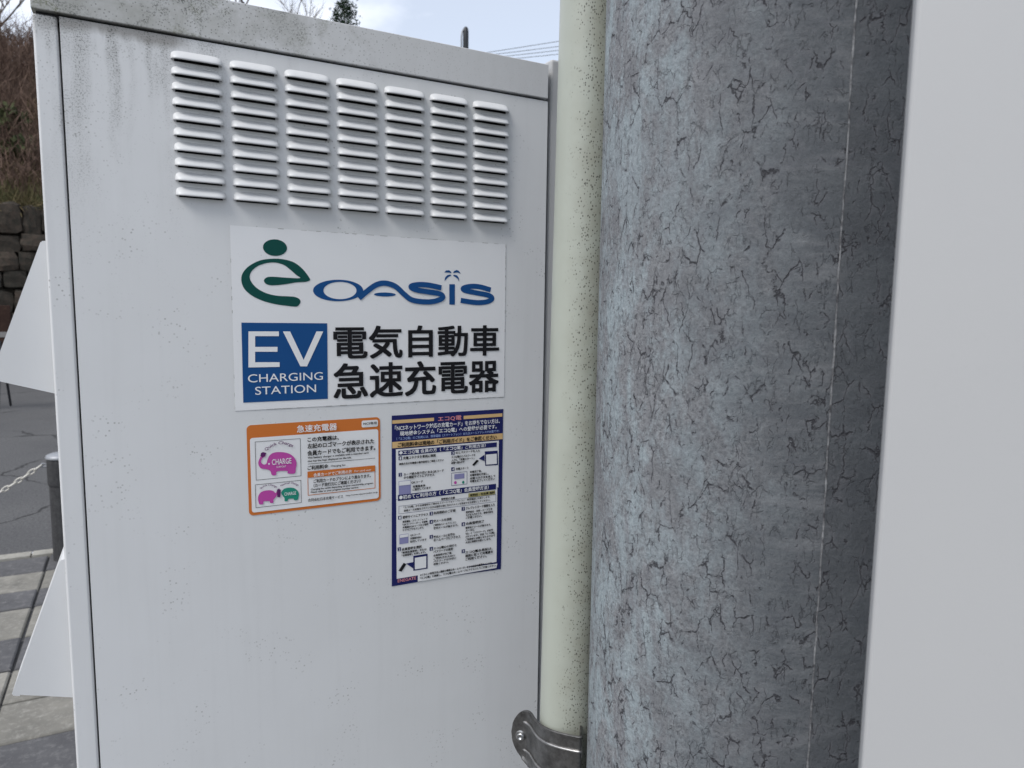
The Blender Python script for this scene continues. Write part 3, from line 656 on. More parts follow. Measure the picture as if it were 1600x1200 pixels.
# bare trees and the evergreen
def bare_tree(x, y, hgt, seed, label):
    rr = random.Random(seed)
    t = thing('bare_tree', label, 'tree', (x, y, hill_z(x, y)-.1))
    tr, crown = MB(), MB()
    def grow(mb, p, d, ln, rad, lev):
        pts = [p]; q = p.copy(); dd = d.copy()
        for i in range(4):
            dd = (dd + Vector((rr.gauss(0, .10), rr.gauss(0, .10), .05))).normalized()
            q = q + dd*ln/4; pts.append(q.copy())
        mb.tube(pts, [rad*(1-.17*i) for i in range(5)], 6 if lev == 0 else 3, cap=False)
        if lev >= 4: return
        for i in range((5, 5, 5, 4)[lev]):
            k = rr.uniform(.35, 1.0)*4; a = int(min(k, 3)); pp = pts[a].lerp(pts[a+1], k-a)
            nd = (dd + Vector((rr.gauss(0, .55), rr.gauss(0, .55), rr.uniform(0, .35)))).normalized()
            grow(crown, pp, nd, ln*rr.uniform(.45, .7), max(rad*.5, .006), lev+1)
    grow(tr, Vector((0, 0, 0)), Vector((0, 0, 1)), hgt*.5, .09, 0)
    tr.build('trunk', M['bark'], t); crown.build('crown', M['bark'], t)
def at(az, dist): return (math.sin(R(az))*dist, -0.85+math.cos(R(az))*dist)
bare_tree(*at(-6.9, 30), 6.0, 3, 'leafless tree on the hill at the top left corner')
bare_tree(*at(7.6, 31), 6.8, 5, 'leafless tree whose tips show over the cabinet lid, left of the other')
bare_tree(*at(11.2, 33), 6.6, 8, 'leafless tree whose tips show just left of the dark evergreen')
bare_tree(*at(21.8, 44), 7.6, 11, 'faint distant leafless tree just left of the slim dark post')
def conifer(x, y, ztop, label):
    z0 = hill_z(x, y)-.1; hgt = ztop-z0
    t = thing('conifer_tree', label, 'tree', (x, y, z0))
    tk = MB(); tk.tube([(0, 0, 0), (0, 0, hgt*.95)], [.16, .03], 8); tk.build('trunk', M['bark'], t)
    m = MB(); rr = random.Random(4)
    for k in range(420):
        u = rr.random(); zc = hgt*(.15+.85*u)
        rad = (1.35*(1-u)**.55+.12)*rr.uniform(.55, 1.1); an = rr.uniform(0, 6.283)
        c = Vector((math.cos(an)*rad, math.sin(an)*rad, zc-.25*rad))
        for q in range(14):
            p = c + Vector((rr.gauss(0, .14), rr.gauss(0, .14), rr.gauss(0, .14)))
            a = Vector((rr.gauss(0, 1), rr.gauss(0, 1), rr.gauss(.5, 1))).normalized()*0.11
            e = a.cross(Vector((rr.gauss(0, 1), rr.gauss(0, 1), 1))).normalized()*0.03
            m.quad([p-a, p+e, p+a, p-e])
    m.build('crown', M['needle'], t)
conifer(*at(14.6, 40), 1.5+40*0.3785, 'dark green evergreen treetop showing over the cabinet lid')

# slim post top and wires over the cabinet
x, y = at(23.5, 12)
lp = thing('lamp_post', 'slim dark post with rounded top rising over the cabinet lid', 'post', (x, y, 0))
b = MB(); b.tube([(0, 0, 0), (0, 0, 5.55), (0, 0, 5.70), (0, 0, 5.75), (0, 0, 5.77)], [.045, .045, .045, .034, .012], 12)
b.build('pole', M['lamp_dark'], lp, smooth=True)
b = MB(); b.tube([(-.075, 0, 4.2), (-.075, 0, 5.60), (-.062, 0, 5.69), (-.03, 0, 5.735)], .014, 8)
b.build('side_tube', M['cap'], lp, smooth=True)
for i, (d0, d1, lab) in enumerate(WIRES):
    xa, ya = at(d0[0], 30); za = 1.5+30*math.tan(R(d0[1]))
    xb, yb = at(d1[0], 30); zb = 1.5+30*math.tan(R(d1[1]))
    pts = []
    for k in range(33):
        s = -5 + 12*k/32
        pts.append((xa+(xb-xa)*s, ya+(yb-ya)*s, za+(zb-za)*s + .004*s*(s-1)))
    b = MB(); b.tube(pts, .011, 5)
    tag(b.build('power_line', M['wire']), lab+' of the four thin wires in the sky beside the cream pipe', 'wire', 'overhead wires')

# ------------------------------------------------------------------ bollards and chain
def bollard(x, label):
    t = thing('bollard', label, 'bollard', (x, 3.9, 0), group='chained bollards')
    b = MB(); b.lathe([(.068, 0), (.068, .43), (.066, .435)], 20); b.build('shaft', M['post'], t, smooth=False)
    b = MB(); b.lathe([(.072, .435), (.074, .45), (.074, .575), (.07, .585)], 20); b.build('collar', M['post'], t)
    b = MB(); b.lathe([(.078, .585), (.080, .592), (.074, .605), (.05, .614), (.0, .617)], 20); b.build('cap', M['cap'], t, smooth=True)
    for s in (-1, 1):
        b = MB(); b.tube([(s*.07, 0, .555), (s*.095, 0, .56), (s*.10, 0, .55), (s*.095, 0, .54), (s*.07, 0, .545)], .005, 6)
        b.build('eye_ring', M['cap'], t)
bollard(-.412, 'dark bollard with pale cap, half hidden by the cabinet edge')
bollard(-2.6, 'dark bollard with pale cap holding the far left end of the chain')
ch = MB()
xa, xb, zt = -.51, -2.5, .552
n = 64
for k in range(n):
    s0 = k/n; s1 = (k+1)/n
    def cp(s):
        x = xa+(xb-xa)*s; return Vector((x, 3.9, zt - 0.34*(1-(2*s-1)**2)*1.0 if False else zt - 1.9*s*(1-s)*0.78))
    a, c2 = cp(s0), cp(s1)
    t = (c2-a); ln = t.length; t.normalize(); a = a - t*ln*.18; c2 = c2 + t*ln*.18
    sd = Vector((0, 1, 0)) if k % 2 == 0 else t.cross(Vector((0, 1, 0)))
    w = .0105
    mid = (a+c2)/2; hl = (c2-a).length/2
    loop = []
    for q in range(10):
        an = 2*math.pi*q/10
        loop.append(mid + t*math.cos(an)*hl + sd*math.sin(an)*w)
    loop.append(loop[0])
    ch.tube(loop, .0042, 5, cap=False)
tag(ch.build('chain', M['chain'], smooth=True), 'pale chain sagging from the bollard towards the left edge', 'chain')

# barrier far behind, by the stone wall
bt = thing('road_barrier', 'rust-red board barrier on splayed dark legs in front of the stone wall', 'barrier', (-1.75, 10.5, 0))
b = MB(); b.box(-.9, .30, -.02, .02, .62, 1.36); b.build('board', M['rust'], bt, bevel=.006)
b = MB(); b.box(-.88, .28, -.026, -.021, .95, 1.02); b.build('stripe', M['barrier_white'], bt)
for sx in (-.75, .17):
    for sy in (-1, 1):
        b = MB(); b.tube([(sx, sy*.025, .9), (sx+.03*sy, sy*.28, .02)], .016, 6); b.build('leg', M['lamp_dark'], bt)

# ------------------------------------------------------------------ the charging cabinet
SL = -0.0140
def sh(x, z):
    """the top of the cabinet hangs slightly out of level; the lower part is level"""
    k = min(1.0, max(0.0, (z-1.40)/0.2))
    return z + SL*(x-0.21)*k
cab = thing('charging_cabinet', 'tall white steel charging cabinet with louvred door and mould-stained lid', 'charger', (0, 0, 0))
XL, XR = -0.0765, 0.486
SEAM = -0.0552
DEP = 0.62
# corner post at the left
b = MB(); b.box(XL, SEAM-.0008, 0, .03, .10, 1.7612)
o = b.build('corner_post', M['paint'], cab, bevel=.0025)
for v in o.data.vertices: v.co.z = sh(v.co.x, v.co.z)
# door sheet with slots behind the louvres
cols = [(.0416+.0563*i, .0416+.0563*i+.0490) for i in range(7)]
ROWP = 0.01513
rows_t = [1.7482-ROWP*k for k in range(10)]       # top of each louvre at x = 0.21
LH = 0.0100
slots = {}
xs = [SEAM+.0008]
for a, c2 in cols: xs += [a+.0030, c2-.0034]
xs.append(XR)
zs = [.10]
for zt in reversed(rows_t): zs += [zt-LH-.0009, zt-LH*.25]
zs.append(1.7615)
d = MB(); ix = {}
for j, zz in enumerate(zs):
    for i, xx in enumerate(xs):
        ix[i, j] = len(d.v)
        d.v.append((xx, 0.0, zz))
for j in range(len(zs)-1):
    for i in range(len(xs)-1):
        if i % 2 == 1 and j % 2 == 1: continue
        d.f.append((ix[i, j], ix[i+1, j], ix[i+1, j+1], ix[i, j+1])); d.m.append(0)
# returned edges of the door
for (p, q) in (((xs[0], zs[0]), (xs[0], zs[-1])), ((xs[-1], zs[-1]), (xs[-1], zs[0])), ((xs[0], zs[-1]), (xs[-1], zs[-1]))):
    d.quad([(p[0], 0, p[1]), (q[0], 0, q[1]), (q[0], .025, q[1]), (p[0], .025, p[1])])
door = d.build('door', M['paint'], cab)
for v in door.data.vertices: v.co.z = sh(v.co.x, v.co.z)
# one pressed louvre
lw = .0490
lv = MB(); NU, NV = 22, 8
def louvre_pt(u, v, off=0.0):
    # u -1..1 across, v 0 (top) .. 1 (lip)
    e = max(0.0, 1-abs(u)**7)**0.45
    dep = .0090*math.sin(v*math.pi/2)**1.1*e
    zt = -LH*(1-e)*0.55
    zl = -LH + .0012*(1-e)
    return (u*lw/2, -dep-off, zt+(zl-zt)*v)
for j in range(NV+1):
    for i in range(NU+1):
        lv.v.append(louvre_pt(math.sin((i/NU-.5)*math.pi), j/NV))
for j in range(NV):
    for i in range(NU):
        a = j*(NU+1)+i
        lv.f.append((a, a+NU+1, a+NU+2, a+1)); lv.m.append(0)
b0 = len(lv.v)                                   # turned-in lip, 1.2 mm thick
for i in range(NU+1):
    x, yy, zz = louvre_pt(math.sin((i/NU-.5)*math.pi), 1)
    lv.v.append((x, min(yy+.0013, 0.0004), zz-.0002))
for i in range(NU):
    a = NV*(NU+1)+i
    lv.f.append((a, b0+i, b0+i+1, a+1)); lv.m.append(0)
for i in range(NU+1):
    x, yy, zz = louvre_pt(math.sin((i/NU-.5)*math.pi), 0.72)
    lv.v.append((x, min(yy+.0013, 0.0006), zz))
for i in range(NU):
    lv.f.append((b0+i, b0+NU+1+i, b0+NU+2+i, b0+i+1)); lv.m.append(0)
lme = lv.mesh('louvre', M['paint_plain'], smooth=True)
for i, (a, c2) in enumerate(cols):
    for k, zt in enumerate(rows_t):
        xc = (a+c2)/2
        o = linked('louvre', lme, door, (xc, -.0002, sh(xc, zt)))
        o.rotation_euler = (0, -SL, 0)
# lid, sides, back, plinth, dark inside
b = MB(); b.box(XL-.0005, .4850, -.0025, DEP+.006, 1.7642, 1.8068)
o = b.build('lid', M['lid'], cab, bevel=.0011)
for v in o.data.vertices: v.co.z += SL*(v.co.x-.21)
b = MB(); b.box(XL, XL+.0015, .0302, DEP, .10, 1.757)
o = b.build('side_panel', M['paint'], cab)
for v in o.data.vertices: v.co.z = sh(v.co.x, v.co.z)
b = MB(); b.box(XR-.0015, XR, .0252, DEP, .10, 1.7535); b.build('side_panel', M['paint'], cab)
b = MB(); b.box(XL+.002, XR-.002, DEP-.0015, DEP, .10, 1.7535); b.build('back_panel', M['paint'], cab)
b = MB(); b.box(XL+.01, XR-.01, .015, DEP-.01, 0, .099); b.build('plinth', M['dark'], cab)
b = MB(); b.box(XL+.004, XR-.004, .0262, DEP-.004, .105, 1.752); b.build('inside', M['dark'], cab)
b = MB(); b.box(SEAM-.012, SEAM+.012, .012, .0140, .105, 1.755); b.build('door_rebate', M['dark'], cab)
b = MB(); b.box(XL+.003, XR-.003, .0045, .024, 1.7570, 1.7660); o = b.build('lid_gap_shade', M['dark'], cab)  # dark strip added behind the gap, paints the shade line under the lid
for v in o.data.vertices: v.co.z += SL*(v.co.x-.21)
# rain hoods on the left side
hd = MB()
prof = [(0.0, 0.0), (-.0042, -.0006), (-.0535, -.1365), (0.0, -.1532)]
y0, y1 = .02, .085
for (p, q) in ((0, 1), (1, 2)):
    a, c2 = prof[p], prof[q]
    hd.quad([(a[0], y0, a[1]), (c2[0], y0, c2[1]), (c2[0], y1, c2[1]), (a[0], y1, a[1])])
hd.quad([(a, y0, zz) for a, zz in prof])
hd.quad([(a, y1, zz) for a, zz in reversed(prof)])
hd.quad([(prof[2][0], y0, prof[2][1]), (prof[2][0]+.006, y0, prof[2][1]-.002), (prof[2][0]+.006, y1, prof[2][1]-.002), (prof[2][0], y1, prof[2][1])])
hme = hd.mesh('rain_hood', M['paint_plain'])
for zt in (1.5527, 1.2229, .8930):
    o = linked('rain_hood', hme, cab, (XL-.0006, 0, zt))
    m = o.modifiers.new('thickness', 'SOLIDIFY'); m.thickness = .0012; m.offset = -1

# neighbouring cabinet
nb = thing('equipment_cabinet', 'pale grey steel cabinet standing right behind the cream pipe', 'cabinet', (0, 0, 0))
b = MB(); b.box(.4925, .92, .004, .60, .06, 1.8135); b.build('body', M['panel'], nb, bevel=.004)
b = MB(); b.box(.52, .90, .05, .58, 0, .059); b.build('plinth', M['dark'], nb)

# ------------------------------------------------------------------ stickers on the door
def fy(layer): return -.0006-.00035*layer
def mm(p): return (p[0]/1000, p[1]/1000)
def poly(name, pts, layer, mat, parent):
    b = MB(); b.quad([(x, fy(layer), z) for x, z in (mm(p) for p in pts)])
    o = b.build(name, mat, parent)
    o.data.validate()
    if o.data.polygons[0].normal.y > 0: o.data.flip_normals()
    return o
def sheet(name, pts, mat, parent, edge=None):
    """a sticker with its own thickness"""
    q = [mm(p) for p in pts]
    b = MB(); n = len(q); yf = fy(0)
    b.quad([(x, yf, z) for x, z in q])
    for i in range(n):
        (xa, za), (xb2, zb2) = q[i], q[(i+1) % n]
        b.quad([(xa, yf, za), (xb2, yf, zb2), (xb2, -.0001, zb2), (xa, -.0001, za)], 1)
    o = b.build(name, [mat, edge or M['sheet_edge']], parent)
    bm = bmesh.new(); bm.from_mesh(o.data)
    bmesh.ops.remove_doubles(bm, verts=bm.verts, dist=1e-6)
    bmesh.ops.recalc_face_normals(bm, faces=bm.faces)
    bm.to_mesh(o.data); bm.free()
    if o.data.polygons[0].normal.y > 0: o.data.flip_normals()
    return o
def ellipse(e, n=32):
    c, a, t = e
    ax = (a[0]-c[0], a[1]-c[1]); bx = (t[0]-c[0], t[1]-c[1])
    return [(c[0]+ax[0]*math.cos(k*2*math.pi/n)+bx[0]*math.sin(k*2*math.pi/n), c[1]+ax[1]*math.cos(k*2*math.pi/n)+bx[1]*math.sin(k*2*math.pi/n)) for k in range(n)]
def spline(pts, closed=False, n=6):
    out = []; L = len(pts)
    g2 = (lambda i: pts[i % L]) if closed else (lambda i: pts[max(0, min(L-1, i))])
    for i in range(L if closed else L-1):
        p0, p1, p2, p3 = g2(i-1), g2(i), g2(i+1), g2(i+2)
        for k in range(n):
            t = k/n
            out.append(tuple(.5*((2*p1[a])+(-p0[a]+p2[a])*t+(2*p0[a]-5*p1[a]+4*p2[a]-p3[a])*t*t+(-p0[a]+3*p1[a]-3*p2[a]+p3[a])*t**3) for a in (0, 1)))
    if not closed: out.append(pts[-1])
    return out
def stroke(name, pts, w, layer, mat, parent, taper=False):
    ps = spline(pts); b = MB(); n = len(ps)
    L, Rr = [], []
    for i, p in enumerate(ps):
        a, c2 = ps[max(0, i-1)], ps[min(n-1, i+1)]
        dx, dz = c2[0]-a[0], c2[1]-a[1]; ln = math.hypot(dx, dz) or 1
        nx_, nz_ = -dz/ln*w/2, dx/ln*w/2
        yy = fy(layer)-i*2.5e-6
        L.append(((p[0]+nx_)/1000, yy, (p[1]+nz_)/1000)); Rr.append(((p[0]-nx_)/1000, yy, (p[1]-nz_)/1000))
    for i in range(n-1):
        b.quad([L[i], Rr[i], Rr[i+1], L[i+1]])
    return b.build(name, mat, parent)
def ring(name, eo, ei, layer, mat, parent, n=48):
    o, i_ = ellipse(eo, n), ellipse(ei, n); b = MB()
    for k in range(n):
        q = [o[k], o[(k+1) % n], i_[(k+1) % n], i_[k]]
        b.quad([(x, fy(layer), z) for x, z in (mm(p) for p in q)])
    return b.build(name, mat, parent)
def rect(name, r, layer, mat, parent, rad=0.0):
    x0, x1, zt, zb = r
    if rad <= 0: pts = [(x0, zt), (x1, zt), (x1, zb), (x0, zb)]
    else:
        pts = []
        for cx, cz, a0 in ((x1-rad, zt-rad, 0), (x0+rad, zt-rad, 90), (x0+rad, zb+rad, 180), (x1-rad, zb+rad, 270)):
            pts += [(cx+rad*math.cos(R(a0+22.5*k)), cz+rad*math.sin(R(a0+22.5*k))) for k in range(5)]
    return poly(name, pts, layer, mat, parent)
def frame(name, r, w, layer, mat, parent):
    x0, x1, zt, zb = r; b = MB(); y = fy(layer)
    for a in ((x0, x1, zt-w, zt), (x0, x1, zb, zb+w), (x0, x0+w, zb+w, zt-w), (x1-w, x1, zb+w, zt-w)):
        b.quad([(a[0]/1000, y, a[2]/1000), (a[1]/1000, y, a[2]/1000), (a[1]/1000, y, a[3]/1000), (a[0]/1000, y, a[3]/1000)])
    return b.build(name, mat, parent)
def glyphs(txt, bold=0.0, res=2):
    c = bpy.data.curves.new('lettering', 'FONT')
    c.body = txt; c.size = 1; c.offset = bold; c.resolution_u = res
    o = bpy.data.objects.new('lettering', c); COL.objects.link(o)
    me = bpy.data.meshes.new_from_object(o.evaluated_get(bpy.context.evaluated_depsgraph_get()))
    bpy.data.objects.remove(o); bpy.data.curves.remove(c)
    return me
def heavy(me, k, n=3):
    """thickens strokes: shifted copies, each a hair in front of the last"""
    vs = [v.co.copy() for v in me.vertices]; fs = [tuple(p.vertices) for p in me.polygons]
    nv, nf = [], []
    for i in range(n*n):
        sx, sz = (i % n-1)*k, (i//n-1)*k*.8; b0 = len(nv)
        nv += [(v.x+sx, v.y+sz, i*1.0) for v in vs]; nf += [tuple(b0+q for q in f) for f in fs]
    m = bpy.data.meshes.new('lettering'); m.from_pydata(nv, [], nf); m.update()
    return m
def lettering(spec, layer, parent, res=2):
    txt, x0, x1, zm, hh, colr, bold = spec
    big = bold > .025 and hh > 20
    me = glyphs(txt, 0 if big else min(bold, .014), res)
    if big: me = heavy(me, .021)
    elif colr == 'k': me = heavy(me, .035, 2)
    if not me.vertices: return None
    ax = [v.co.x for v in me.vertices]; ay = [v.co.y for v in me.vertices]
    mnx, mxx, mny, mxy = min(ax), max(ax), min(ay), max(ay)
    for v in me.vertices:
        x = x0 + (v.co.x-mnx)/(mxx-mnx)*(x1-x0)
        z = zm - hh/2 + (v.co.y-mny)/(mxy-mny)*hh
        v.co = (x/1000, fy(layer)-v.co.z*.00003, z/1000)
    me.materials.clear(); me.materials.append(M[INK[colr]])
    o = bpy.data.objects.new('lettering', me); COL.objects.link(o); o.parent = parent
    return o

sg = thing('charging_sign', 'large white sign sticker with green and blue oasis emblem and bold black Japanese text', 'sign', (0, 0, 0))
sheet('sign_sheet', SIGN_SHEET, M['sheet'], sg)
gl = MB(); rq = random.Random(5); qs = [mm(p) for p in SIGN_SHEET]
for (pa, pb, den) in ((qs[0], qs[1], .55), (qs[1], qs[2], .35), (qs[3], qs[2], .6), (qs[0], qs[3], .25)):
    n_ = 40
    for k in range(n_):
        if rq.random() > den: continue
        s0, s1 = k/n_, (k+rq.uniform(.5, 1.1))/n_
        w_ = rq.uniform(.0003, .0009)
        ax_, az_ = pa[0]+(pb[0]-pa[0])*s0, pa[1]+(pb[1]-pa[1])*s0
        bx_, bz_ = pa[0]+(pb[0]-pa[0])*s1, pa[1]+(pb[1]-pa[1])*s1
        horiz = abs(pb[0]-pa[0]) > abs(pb[1]-pa[1])
        dx_, dz_ = (0, w_) if horiz else (w_, 0)
        gl.quad([(ax_-dx_*.3, fy(.5), az_-dz_*.3), (bx_-dx_*.3, fy(.5), bz_-dz_*.3), (bx_+dx_*.3, fy(.5), bz_+dz_*.3), (ax_+dx_*.3, fy(.5), az_+dz_*.3)])
tag(gl.build('grime_line', M['sheet_edge'], sg), kind='stuff')
poly('emblem_figure', spline(E_MARK, True, 4), 1, M['green_ink'], sg)
poly('emblem_head', ellipse(DOT), 1, M['green_ink'], sg)
ring('letter_o', O_OUT, O_IN, 1, M['blue_ink'], sg)
stroke('letter_wave', A_WAVE, STROKE, 2, M['blue_ink'], sg)
poly('letter_bar', ellipse(A_DASH), 1, M['blue_ink'], sg)
poly('palm_trunk', I_STEM, 1, M['blue_ink'], sg)
for lf in LEAVES: poly('palm_leaf', lf, 1, M['blue_ink'], sg)
stroke('letter_s', S_WAVE, STROKE, 1, M['blue_ink'], sg)
poly('blue_square', BOX, 1, M['blue_ink'], sg)
poly('letter_e', E_LET, 2, M['white_ink'], sg)
poly('letter_v', V_LET, 2, M['white_ink'], sg)
for s in SIGN_TEXT: lettering(s, 2, sg, 4)

oc = thing('card_notice', 'orange-bordered sticker with purple elephant emblem below the large sign', 'sticker', (0, 0, 0))
x0, x1, zt, zb = OR_RECT; rr_ = 5
opts = []
for cx, cz, a0 in ((x1-rr_, zt-rr_, 0), (x0+rr_, zt-rr_, 90), (x0+rr_, zb+rr_, 180), (x1-rr_, zb+rr_, 270)):
    opts += [(cx+rr_*math.cos(R(a0+22.5*k)), cz+rr_*math.sin(R(a0+22.5*k))) for k in range(5)]
sheet('orange_sheet', opts, M['orange_ink'], oc)
rect('white_field', OR_IN, 1, M['sheet'], oc, 3)
rect('corner_tag', OR_TAG, 1, M['sheet'], oc, 2)
for r in OR_FRAMES: frame('emblem_frame', r, .45, 2, M['black_ink'], oc)
frame('fee_box', OR_BOX, .7, 2, M['orange_ink'], oc)
rect('fee_box_header', OR_BOXHEAD, 3, M['orange_ink'], oc, 1)
for a, c2 in OR_LINE: rect('rule_line', (a[0], c2[0], (a[1]+c2[1])/2+.2, (a[1]+c2[1])/2-.2), 2, M['black_ink'], oc)
poly('elephant_emblem', spline(ELE, True, 4), 3, M['purple_ink'], oc)
poly('plug', PLUG, 4, M['plum_ink'], oc)
poly('eye', ellipse(EYE, 12), 4, M['white_ink'], oc)
poly('elephant_emblem', spline(ELE2, True, 3), 3, M['purple_ink'], oc)
poly('elephant_emblem', spline(ELE3, True, 3), 3, M['teal_ink'], oc)
poly('plug', TRUNKS, 4, M['plum_ink'], oc)
for s in OR_TEXT: lettering(s, 5, oc)
for txt, pts, hh in ARC:
    sp = spline(pts, False, 12)
    lens = [0]
    for a, c2 in zip(sp, sp[1:]): lens.append(lens[-1]+math.hypot(c2[0]-a[0], c2[1]-a[1]))
    mb = glyphs(txt, .01)
    ax = [v.co.x for v in mb.vertices]; ay = [v.co.y for v in mb.vertices]; w = max(ax)-min(ax)
    for v in mb.vertices:
        t = (v.co.x-min(ax))/w*lens[-1]
        k = max(i for i in range(len(lens)-1) if lens[i] <= t+1e-6); f = (t-lens[k])/max(1e-6, lens[k+1]-lens[k])
        a, c2 = sp[k], sp[k+1]; dx, dz = c2[0]-a[0], c2[1]-a[1]; ln = math.hypot(dx, dz)
        u = (v.co.y-min(ay))/(max(ay)-min(ay))*hh
        v.co = ((a[0]+dx*f-dz/ln*u)/1000, fy(5), (a[1]+dz*f+dx/ln*u)/1000)
    mb.materials.clear(); mb.materials.append(M['plum_ink'])
    o = bpy.data.objects.new('lettering', mb); COL.objects.link(o); o.parent = oc

fl = thing('user_guide_poster', 'dark blue printed user guide sticker with small steps, right of the orange one', 'sticker', (0, 0, 0))
sheet('navy_sheet', FL_SHEET, M['navy_ink'], fl, M['navy_ink'])
for r in FL_GOLD: rect('gold_band', r, 1, M['gold_ink'], fl)
for r in FL_WHITE: rect('white_field', r, 1, M['sheet'], fl)
poly('white_footer', FL_FOOT, 2, M['sheet'], fl)
for r in FL_HEAD: rect('header_band', r, 2, M['navy_ink'], fl)
rect('olive_tag', FL_OLIVE, 2, M['olive_ink'], fl)
frame('note_frame', FL_SUB, .35, 2, M['navy_ink'], fl)
for r in FL_NUM: rect('step_number', r, 2, M['navy_ink'], fl)
for (a, c2, d1, d2) in PHONES:
    poly('screen_frame', a, 2, M['navy_ink'], fl); poly('screen_face', c2, 3, M['sheet'], fl)
    poly('arrow', d1, 3, M['navy_ink'], fl); poly('phone', d2, 3, M['black_ink'], fl)
for r in THUMBS:
    rect('thumbnail', r, 2, M['lilac_ink'], fl)
    rect('thumbnail_sky', (r[0]+.4, r[1]-.4, r[2]-.4, r[2]-(r[2]-r[3])*.32), 3, M['sheet'], fl)
frame('screen_frame', SCREEN, .5, 2, M['navy_ink'], fl)
rect('screen_face', SCREEN_IN, 2, M['lilac_ink'], fl)
poly('button', ellipse(SCREEN_DOTS[0], 12), 2, M['purple_ink'], fl)
poly('button', ellipse(SCREEN_DOTS[1], 12), 2, M['teal_ink'], fl)
for s in FL_TEXT: lettering(s, 4, fl)

# ------------------------------------------------------------------ concrete pole, conduit and clamp
PX, PY, PR = .536, -.35, .165
pole = thing('concrete_pole', 'thick grey concrete utility pole with fine craze cracks', 'pole', (PX, PY, 0), R(-47))
b = MB(); N = 128
for k in range(2):
    for i in range(N):
        an = 2*math.pi*i/N
        b.v.append((PR*math.cos(an), PR*math.sin(an), -0.3+9.3*k))
for i in range(N):
    b.f.append((i, (i+1) % N, N+(i+1) % N, N+i)); b.m.append(0)
b.f.append(tuple(N+i for i in range(N))); b.m.append(0)
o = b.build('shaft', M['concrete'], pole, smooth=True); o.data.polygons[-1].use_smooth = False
sm = MB(); nS = 900; rr = random.Random(2)
xs_ = .0425
prev = None
for i in range(nS+1):
    zz = .6 + 1.7*i/nS
    wv = .0010*noise.noise(Vector((zz*14, 3.1, 0))) + .0005*noise.noise(Vector((zz*70, 1.1, 0)))
    w = .0010*(.55+.7*abs(noise.noise(Vector((zz*45, 7, 0))))+.35*rr.random())
    hgt = .0008*(.4+1.0*abs(noise.noise(Vector((zz*60, 11, 2))))+.3*rr.random())
    ring_ = []
    for dx, hh in ((-1, -.0004), (-.45, 1), (.45, 1), (1, -.0004)):
        x = xs_+wv+dx*w
        yy = -math.sqrt(PR*PR-x*x) - (hgt if hh > 0 else hh)
        ring_.append((x, yy, zz))
    b0 = len(sm.v); sm.v += ring_
    if prev is not None:
        for q in range(3): sm.f.append((prev+q, prev+q+1, b0+q+1, b0+q)); sm.m.append(0)
    prev = b0
sm.build('mould_seam', M['seam'], pole)

rh = Vector((.848, -.53, 0)); fh = Vector((.53, .848, 0))
cx0, cy0 = .4075, -.1967
cd = thing('conduit_pipe', 'cream plastic conduit pipe speckled with black spots, running up beside the concrete pole', 'pipe', (cx0, cy0, 0), math.atan2(rh.y, rh.x))
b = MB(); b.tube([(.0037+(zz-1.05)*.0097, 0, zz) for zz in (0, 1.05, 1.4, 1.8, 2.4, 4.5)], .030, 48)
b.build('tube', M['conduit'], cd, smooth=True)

cl = thing('pipe_clamp', 'dark steel clamp with rounded bolted ear wrapping the cream pipe', 'clamp', (cx0, cy0, 0), math.atan2(rh.y, rh.x))
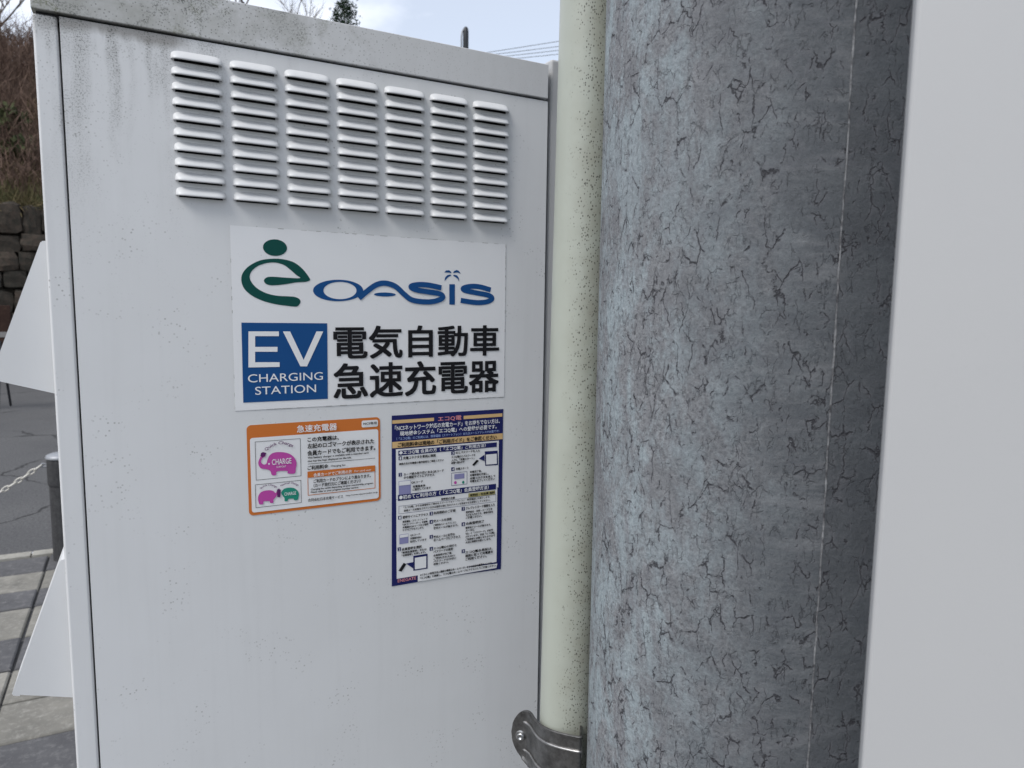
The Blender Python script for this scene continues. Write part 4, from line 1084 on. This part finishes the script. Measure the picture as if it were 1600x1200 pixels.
# path in the clamp's own frame: x right, y away from the camera
path = [(-.0595, .0195), (-.051, .0168), (-.0435, .0132), (-.0375, .0080), (-.0332, .0005), (-.0292, -.0092), (-.0235, -.0190), (-.0150, -.0275), (-.004, -.0345), (.008, -.0400), (.0165, -.0432), (.0185, -.0425), (.0190, -.0395), (.0190, -.020)]
path = spline(path, False, 4)
ZC = 1.0035
def half_h(k, x):
    s = (x+.0595)/.029
    if s < 1: return .034*math.sqrt(max(0, 1-(1-max(0, s))**2))+.0004
    return .034 + .0005
st = MB(); NZ = 14; prev = None
def strap_ridge(zn):
    return (.0022*max(0, (abs(zn)-.86)/.14))
npth = len(path)
for i, (x, y) in enumerate(path):
    a, c2 = path[max(0, i-1)], path[min(npth-1, i+1)]
    dx, dy = c2[0]-a[0], c2[1]-a[1]; ln = math.hypot(dx, dy); nx_, ny_ = dy/ln, -dx/ln
    hh = half_h(0, x); b0 = len(st.v)
    zsh = max(0, (x+.030))*.10
    for j in range(NZ*2+1):
        zn = -1+j/NZ
        k = strap_ridge(zn) if x > -.046 and i < npth-8 else 0
        st.v.append((x+nx_*k, y+ny_*k, ZC+zsh+zn*hh))
    if prev is not None:
        for j in range(NZ*2): st.f.append((prev+j, b0+j, b0+j+1, prev+j+1)); st.m.append(0)
    prev = b0
o = st.build('strap', M['strap'], cl, smooth=True)
m = o.modifiers.new('thickness', 'SOLIDIFY'); m.thickness = .0022; m.offset = 0
m = o.modifiers.new('edge', 'BEVEL'); m.width = .0006; m.segments = 2; m.limit_method = 'ANGLE'
for s in (-1, 1):
    pts = []
    for i, (x, y) in enumerate(path):
        if x < -.047 or i > npth-9: continue
        a, c2 = path[max(0, i-1)], path[min(npth-1, i+1)]
        dx, dy = c2[0]-a[0], c2[1]-a[1]; ln = math.hypot(dx, dy)
        pts.append((x+dy/ln*.0016, y-dx/ln*.0016, ZC+max(0, x+.030)*.10+s*.0170))
    rad = [.0006]+[.0016]*(len(pts)-1)
    b = MB(); b.tube(pts, rad, 8); b.build('rib', M['rib'], cl, smooth=True)
# domed screw on the ear
b = MB(); b.lathe([(.0066, 0), (.0066, .0010), (.0056, .0014)], 24); w_ = b.build('washer', M['bolt'], cl, smooth=False)
b = MB(); b.lathe([(.0048, .0014), (.0048, .003), (.0040, .0042), (.0022, .0046), (.0020, .0030), (0, .0030)], 20); s_ = b.build('bolt', M['bolt'], cl, smooth=True)
for q in (w_, s_):
    q.location = (-.0480, .0152, ZC-.002)
    q.rotation_euler = (R(90), 0, R(-14))
b = MB(); b.lathe([(.006, 0), (.006, .005), (.0, .006)], 6); q = b.build('nut', M['bolt'], cl)
q.location = (.021, -.030, ZC+.012); q.rotation_euler = (0, R(-90), 0)

# ------------------------------------------------------------------ plain panel nearest the camera
pn = thing('metal_panel', 'plain pale grey metal panel at the right edge, in front of the concrete pole', 'panel', (.3325, -.6160, 0), R(-52))
b = MB(); b.box(0, .60, 0, .03, .35, 2.35); b.build('face_sheet', M['panel'], pn, bevel=.0025, seg=3)
b = MB(); b.box(.28, .33, .032, .075, 0, 2.3); b.build('support_post', M['panel'], pn, bevel=.003)
